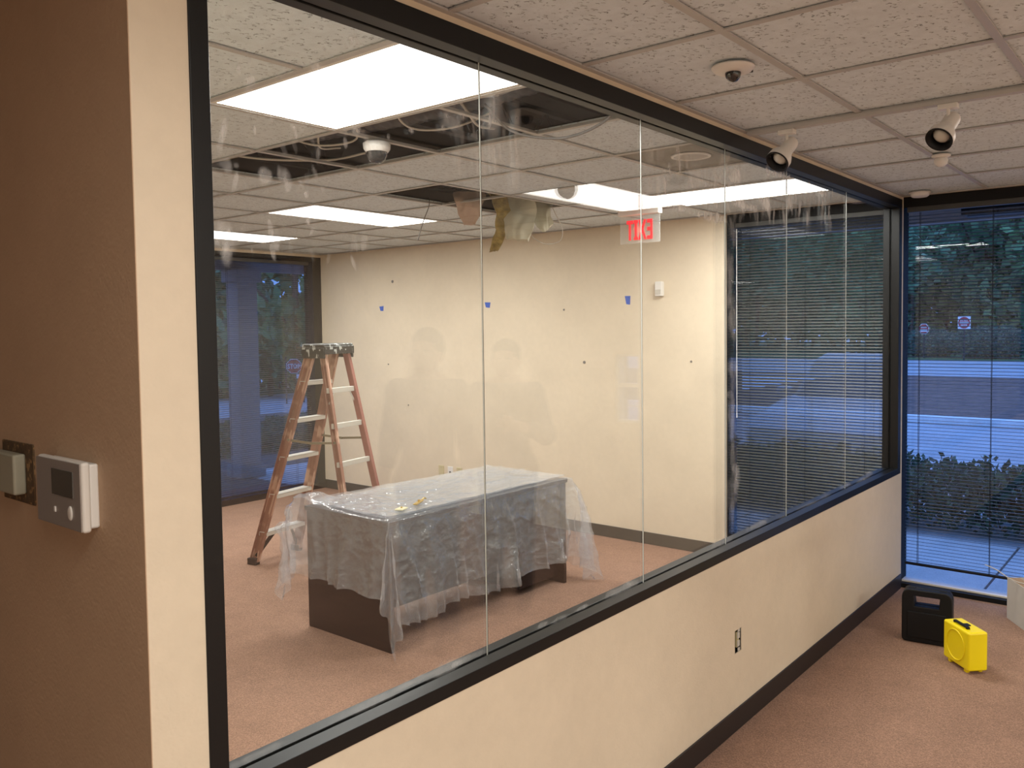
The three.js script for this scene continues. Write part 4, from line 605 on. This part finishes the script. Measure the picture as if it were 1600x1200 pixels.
{ // parked car, nose towards the window
  const t = thing('parked_car', 'pale silver car parked nose-in outside, mirrored in the glass', 'car', [9.3, GY, 1.75]);
  const paint = phys({ color: lin(0.45, 0.46, 0.48), roughness: 0.3, metalness: 0.5, clearcoat: 1, clearcoatRoughness: 0.1 }), glass = phys({ color: lin(0.02, 0.022, 0.025), roughness: 0.05, clearcoat: 1 }), tyre = std({ color: lin(0.015, 0.015, 0.015), roughness: 0.9 });
  const ext = (pts, w, b) => { const s = new THREE.Shape(); pts.forEach((p, i) => (i ? s.lineTo(...p) : s.moveTo(...p))); return worldUV(new THREE.ExtrudeGeometry(s, { depth: w - 2 * b, bevelEnabled: true, bevelSize: b, bevelThickness: b, bevelSegments: 3 }).translate(0, 0, -w / 2 + b)); };
  part('body', ext([[0.1, 0.28], [0.06, 0.45], [0.1, 0.66], [0.3, 0.78], [1.25, 0.94], [3.75, 0.98], [4.3, 0.92], [4.42, 0.7], [4.38, 0.3], [3.9, 0.24], [3.85, 0.45], [3.6, 0.6], [3.3, 0.58], [3.05, 0.4], [3.0, 0.24], [1.35, 0.24], [1.3, 0.42], [1.1, 0.58], [0.8, 0.6], [0.55, 0.46], [0.5, 0.26]], 1.72, 0.06), paint, t);
  const cab = part('cabin', ext([[1.15, 0.92], [1.85, 1.36], [2.3, 1.44], [3.1, 1.42], [3.9, 0.97]], 1.46, 0.08), glass, t); part('roof', ext([[1.84, 1.37], [2.3, 1.46], [3.1, 1.45], [3.35, 1.33], [3.1, 1.40], [2.3, 1.42]], 1.4, 0.04), paint, cab);
  for (const s of [-1, 1]) { part('pillar', bar(V(1.16, 0.93, s * 0.68), V(1.86, 1.38, s * 0.6), 0.05, 0.05), paint, cab); part('headlamp', rbx(0.06, 0.26, 0.6, 0.72, s * 0.66 - 0.16, s * 0.66 + 0.16, 0.05, 3), M.white, t); part('mirror', rbx(1.32, 1.45, 0.98, 1.1, s * 0.92 - 0.1, s * 0.92 + 0.1, 0.04, 3), paint, t); }
  part('grille', rbx(-0.005, 0.06, 0.42, 0.6, -0.4, 0.4, 0.02), M.plasticBlack, t); part('bumper', rbx(-0.02, 0.14, 0.26, 0.42, -0.82, 0.82, 0.06, 3), paint, t);
  for (const x of [0.83, 3.45]) for (const s of [-1, 1]) { const w = part('wheel', new THREE.TorusGeometry(0.23, 0.09, 12, 28).translate(x, 0.32, s * 0.76), tyre, t); part('hub', new THREE.CylinderGeometry(0.18, 0.18, 0.05, 20).rotateX(Math.PI / 2).translate(x, 0.32, s * 0.78), M.whiteMetal, w); }
}

// ---------------------------------------------------------------- two people in the near room, seen only as reflections
function field(fn, c, size, N) {
  const mc = new MarchingCubes(N, new THREE.MeshBasicMaterial(), false, false, 200000); mc.isolation = 0;
  const half = size / 2; let q = 0;
  for (let k = 0; k < N; k++) for (let j = 0; j < N; j++) for (let i = 0; i < N; i++) mc.field[q++] = -fn(c[0] + (i / (N / 2) - 1) * half, c[1] + (j / (N / 2) - 1) * half, c[2] + (k / (N / 2) - 1) * half);
  mc.update();
  const n = mc.count, p = new Float32Array(n * 3), nn = new Float32Array(n * 3);
  for (let i = 0; i < n; i++) for (let a = 0; a < 3; a++) { p[3 * i + a] = c[a] + mc.positionArray[3 * i + a] * half; nn[3 * i + a] = mc.normalArray[3 * i + a]; }
  const g = new THREE.BufferGeometry(); g.setAttribute('position', new THREE.BufferAttribute(p, 3)); g.setAttribute('normal', new THREE.BufferAttribute(nn, 3));
  return worldUV(g);
}
const seg = (x, y, z, a, b, ra, rb) => { const dx = b[0] - a[0], dy = b[1] - a[1], dz = b[2] - a[2], px = x - a[0], py = y - a[1], pz = z - a[2]; let t = (px * dx + py * dy + pz * dz) / (dx * dx + dy * dy + dz * dz + 1e-9); t = t < 0 ? 0 : t > 1 ? 1 : t; return Math.hypot(px - dx * t, py - dy * t, pz - dz * t) - (ra + (rb - ra) * t); };
const smin = (a, b, k) => { const h = Math.max(k - Math.abs(a - b), 0) / k; return Math.min(a, b) - h * h * k * 0.25; };
const sdf = (bones, k, grow = 0) => (x, y, z) => { let d = 9; for (const b of bones) d = smin(d, seg(x, y, z, b[0], b[1], b[2] + grow, b[3] + grow), k); return d; };
function person(label, pos, turn, hgt, shirtC, trouserC, raise) {
  const t = thing('person', label, 'person', pos, turn), S = hgt / 1.8, P = (x, y, z) => [x * S, y * S, z * S];
  const skin = std({ color: lin(0.42, 0.26, 0.18), roughness: 0.55 }), cloth = (c) => std({ color: lin(...c), roughness: 0.9 });
  // faces +z; joints
  const arm = (s) => raise && s < 0 ? [P(s * 0.19, 1.46, 0), P(s * 0.27, 1.18, 0.03), P(s * 0.10, 1.27, 0.24)] : [P(s * 0.19, 1.46, 0), P(s * 0.25, 1.18, -0.02), P(s * 0.26, 0.93, 0.07)];
  const torso = [[P(0, 1.48, 0), P(0, 1.2, 0.0), 0.115, 0.12], [P(-0.09, 1.42, 0), P(0.09, 1.42, 0), 0.095, 0.095], [P(-0.15, 1.46, 0), P(0.15, 1.46, 0), 0.06, 0.06], [P(0, 1.2, 0), P(0, 0.98, 0), 0.125, 0.135], [P(-0.07, 0.96, 0), P(0.07, 0.96, 0), 0.115, 0.115]];
  const legs = [-1, 1].flatMap((s) => [[P(s * 0.09, 0.93, 0), P(s * 0.10, 0.5, 0.02), 0.088, 0.06], [P(s * 0.10, 0.5, 0.02), P(s * 0.11, 0.09, -0.02), 0.06, 0.04]]);
  const feet = [-1, 1].map((s) => [P(s * 0.11, 0.06, -0.03), P(s * 0.125, 0.045, 0.14), 0.045, 0.036]);
  const upper = [-1, 1].map((s) => { const a = arm(s); return [a[0], a[1], 0.055, 0.045]; }), fore = [-1, 1].map((s) => { const a = arm(s); return [a[1], a[2], 0.044, 0.03]; });
  const head = [[P(0, 1.66, 0.005), P(0, 1.71, -0.01), 0.078, 0.088], [P(0, 1.60, 0.05), P(0, 1.63, 0.045), 0.045, 0.055], [P(0, 1.66, 0.1), P(0, 1.635, 0.112), 0.012, 0.016], [P(-0.085, 1.66, 0), P(-0.085, 1.64, 0), 0.018, 0.012], [P(0.085, 1.66, 0), P(0.085, 1.64, 0), 0.018, 0.012], [P(-0.02, 1.592, 0.092), P(0.02, 1.592, 0.092), 0.009, 0.009], [P(0, 1.46, -0.01), P(0, 1.6, 0.0), 0.055, 0.052]];
  const hand = (s) => { const a = arm(s), w = new THREE.Vector3(...a[2]), d = new THREE.Vector3(...a[2]).sub(new THREE.Vector3(...a[1])).normalize(), side = new THREE.Vector3(0, 0, 1).cross(d).normalize(), n = d.clone().cross(side); const q = (l, x, o) => w.clone().addScaledVector(d, l * S).addScaledVector(side, x * S).addScaledVector(n, o * S).toArray();
    const b = [[q(0.0, 0, 0), q(0.085, 0, 0), 0.026, 0.03], [q(0.06, -0.025, 0), q(0.06, 0.025, 0), 0.02, 0.02]];
    [[-0.03, 0.062], [-0.01, 0.075], [0.01, 0.07], [0.03, 0.055]].forEach(([x, l]) => b.push([q(0.09, x, 0), q(0.09 + l * 0.55, x * 1.1, 0.012), 0.0095, 0.009], [q(0.09 + l * 0.55, x * 1.1, 0.012), q(0.09 + l, x * 1.1, 0.035), 0.009, 0.0075]));
    b.push([q(0.03, -0.03, 0.005), q(0.065, -0.06, 0.02), 0.013, 0.011], [q(0.065, -0.06, 0.02), q(0.09, -0.065, 0.035), 0.011, 0.009]); return b; };
  const hc = (s) => { const a = arm(s), d = new THREE.Vector3(...a[2]).sub(new THREE.Vector3(...a[1])).normalize(); return new THREE.Vector3(...a[2]).addScaledVector(d, 0.08).toArray(); };
  const all = [...torso, ...legs, ...feet, ...upper, ...fore];
  const body = merge([field(sdf(all, 0.05), P(0, 0.92, 0), 1.98, 90), field(sdf(head, 0.03), P(0, 1.62, 0.01), 0.44, 56), field(sdf(hand(-1), 0.012), hc(-1), 0.3, 60), field(sdf(hand(1), 0.012), hc(1), 0.3, 60)]);
  const b = part('body', body, skin, t);
  for (const s of [-1, 1]) { part('eye', new THREE.SphereGeometry(0.011, 12, 8).translate(s * 0.032 * S, 1.668 * S, 0.073 * S), M.white, b); part('iris', new THREE.SphereGeometry(0.0062, 10, 8).translate(s * 0.032 * S, 1.668 * S, 0.0795 * S), M.plasticBlack, b); part('eyebrow', tube([[s * 0.018 * S, 1.69 * S, 0.083 * S], [s * 0.034 * S, 1.695 * S, 0.081 * S], [s * 0.05 * S, 1.688 * S, 0.07 * S]], 0.0035, 8, 6), M.plasticBlack, b); }
  part('lips', tube([[-0.024 * S, 1.592 * S, 0.096 * S], [0, 1.591 * S, 0.103 * S], [0.024 * S, 1.592 * S, 0.096 * S]], 0.0045, 10, 6), std({ color: lin(0.32, 0.13, 0.11), roughness: 0.5 }), b);
  part('hair', field((x, y, z) => Math.max(smin(seg(x, y, z, P(0, 1.70, -0.02), P(0, 1.73, -0.02), 0.095, 0.092), 9, 0.02), 1.665 * S - y + Math.max(0, z) * 0.9), P(0, 1.72, -0.02), 0.3, 44), std({ color: lin(0.02, 0.015, 0.012), roughness: 0.7 }), t);
  part('shirt', field((x, y, z) => Math.max(sdf([...torso, ...upper, ...fore.map((f) => [f[0], [(f[0][0] + f[1][0]) / 2, (f[0][1] + f[1][1]) / 2, (f[0][2] + f[1][2]) / 2], f[2], f[3] + 0.006])], 0.05, 0.014)(x, y, z), 0.9 * S - y, y - 1.53 * S), P(0, 1.22, 0), 0.9, 70), cloth(shirtC), t);
  part('trousers', field((x, y, z) => Math.max(sdf([...legs, ...torso.slice(3)], 0.05, 0.016)(x, y, z), y - 0.98 * S, 0.07 * S - y), P(0, 0.53, 0), 1.0, 70), cloth(trouserC), t);
  for (const f of feet) part('shoe', field(sdf([f], 0.02, 0.01), [(f[0][0] + f[1][0]) / 2, 0.06 * S, 0.05 * S], 0.34, 36).translate(0, 0.012, 0), M.plasticBlack, t);
}
person('person in a dull shirt standing in the near room, mirrored at left in the glass', [3.28, 0, 1.71], -1.9, 1.80, [0.16, 0.14, 0.13], [0.08, 0.08, 0.1], false);
person('person with one hand raised in the near room, mirrored beside the first glass joint', [4.08, 0, 1.82], -2.1, 1.72, [0.2, 0.18, 0.17], [0.08, 0.075, 0.07], true);
renderer.render(scene, camera);
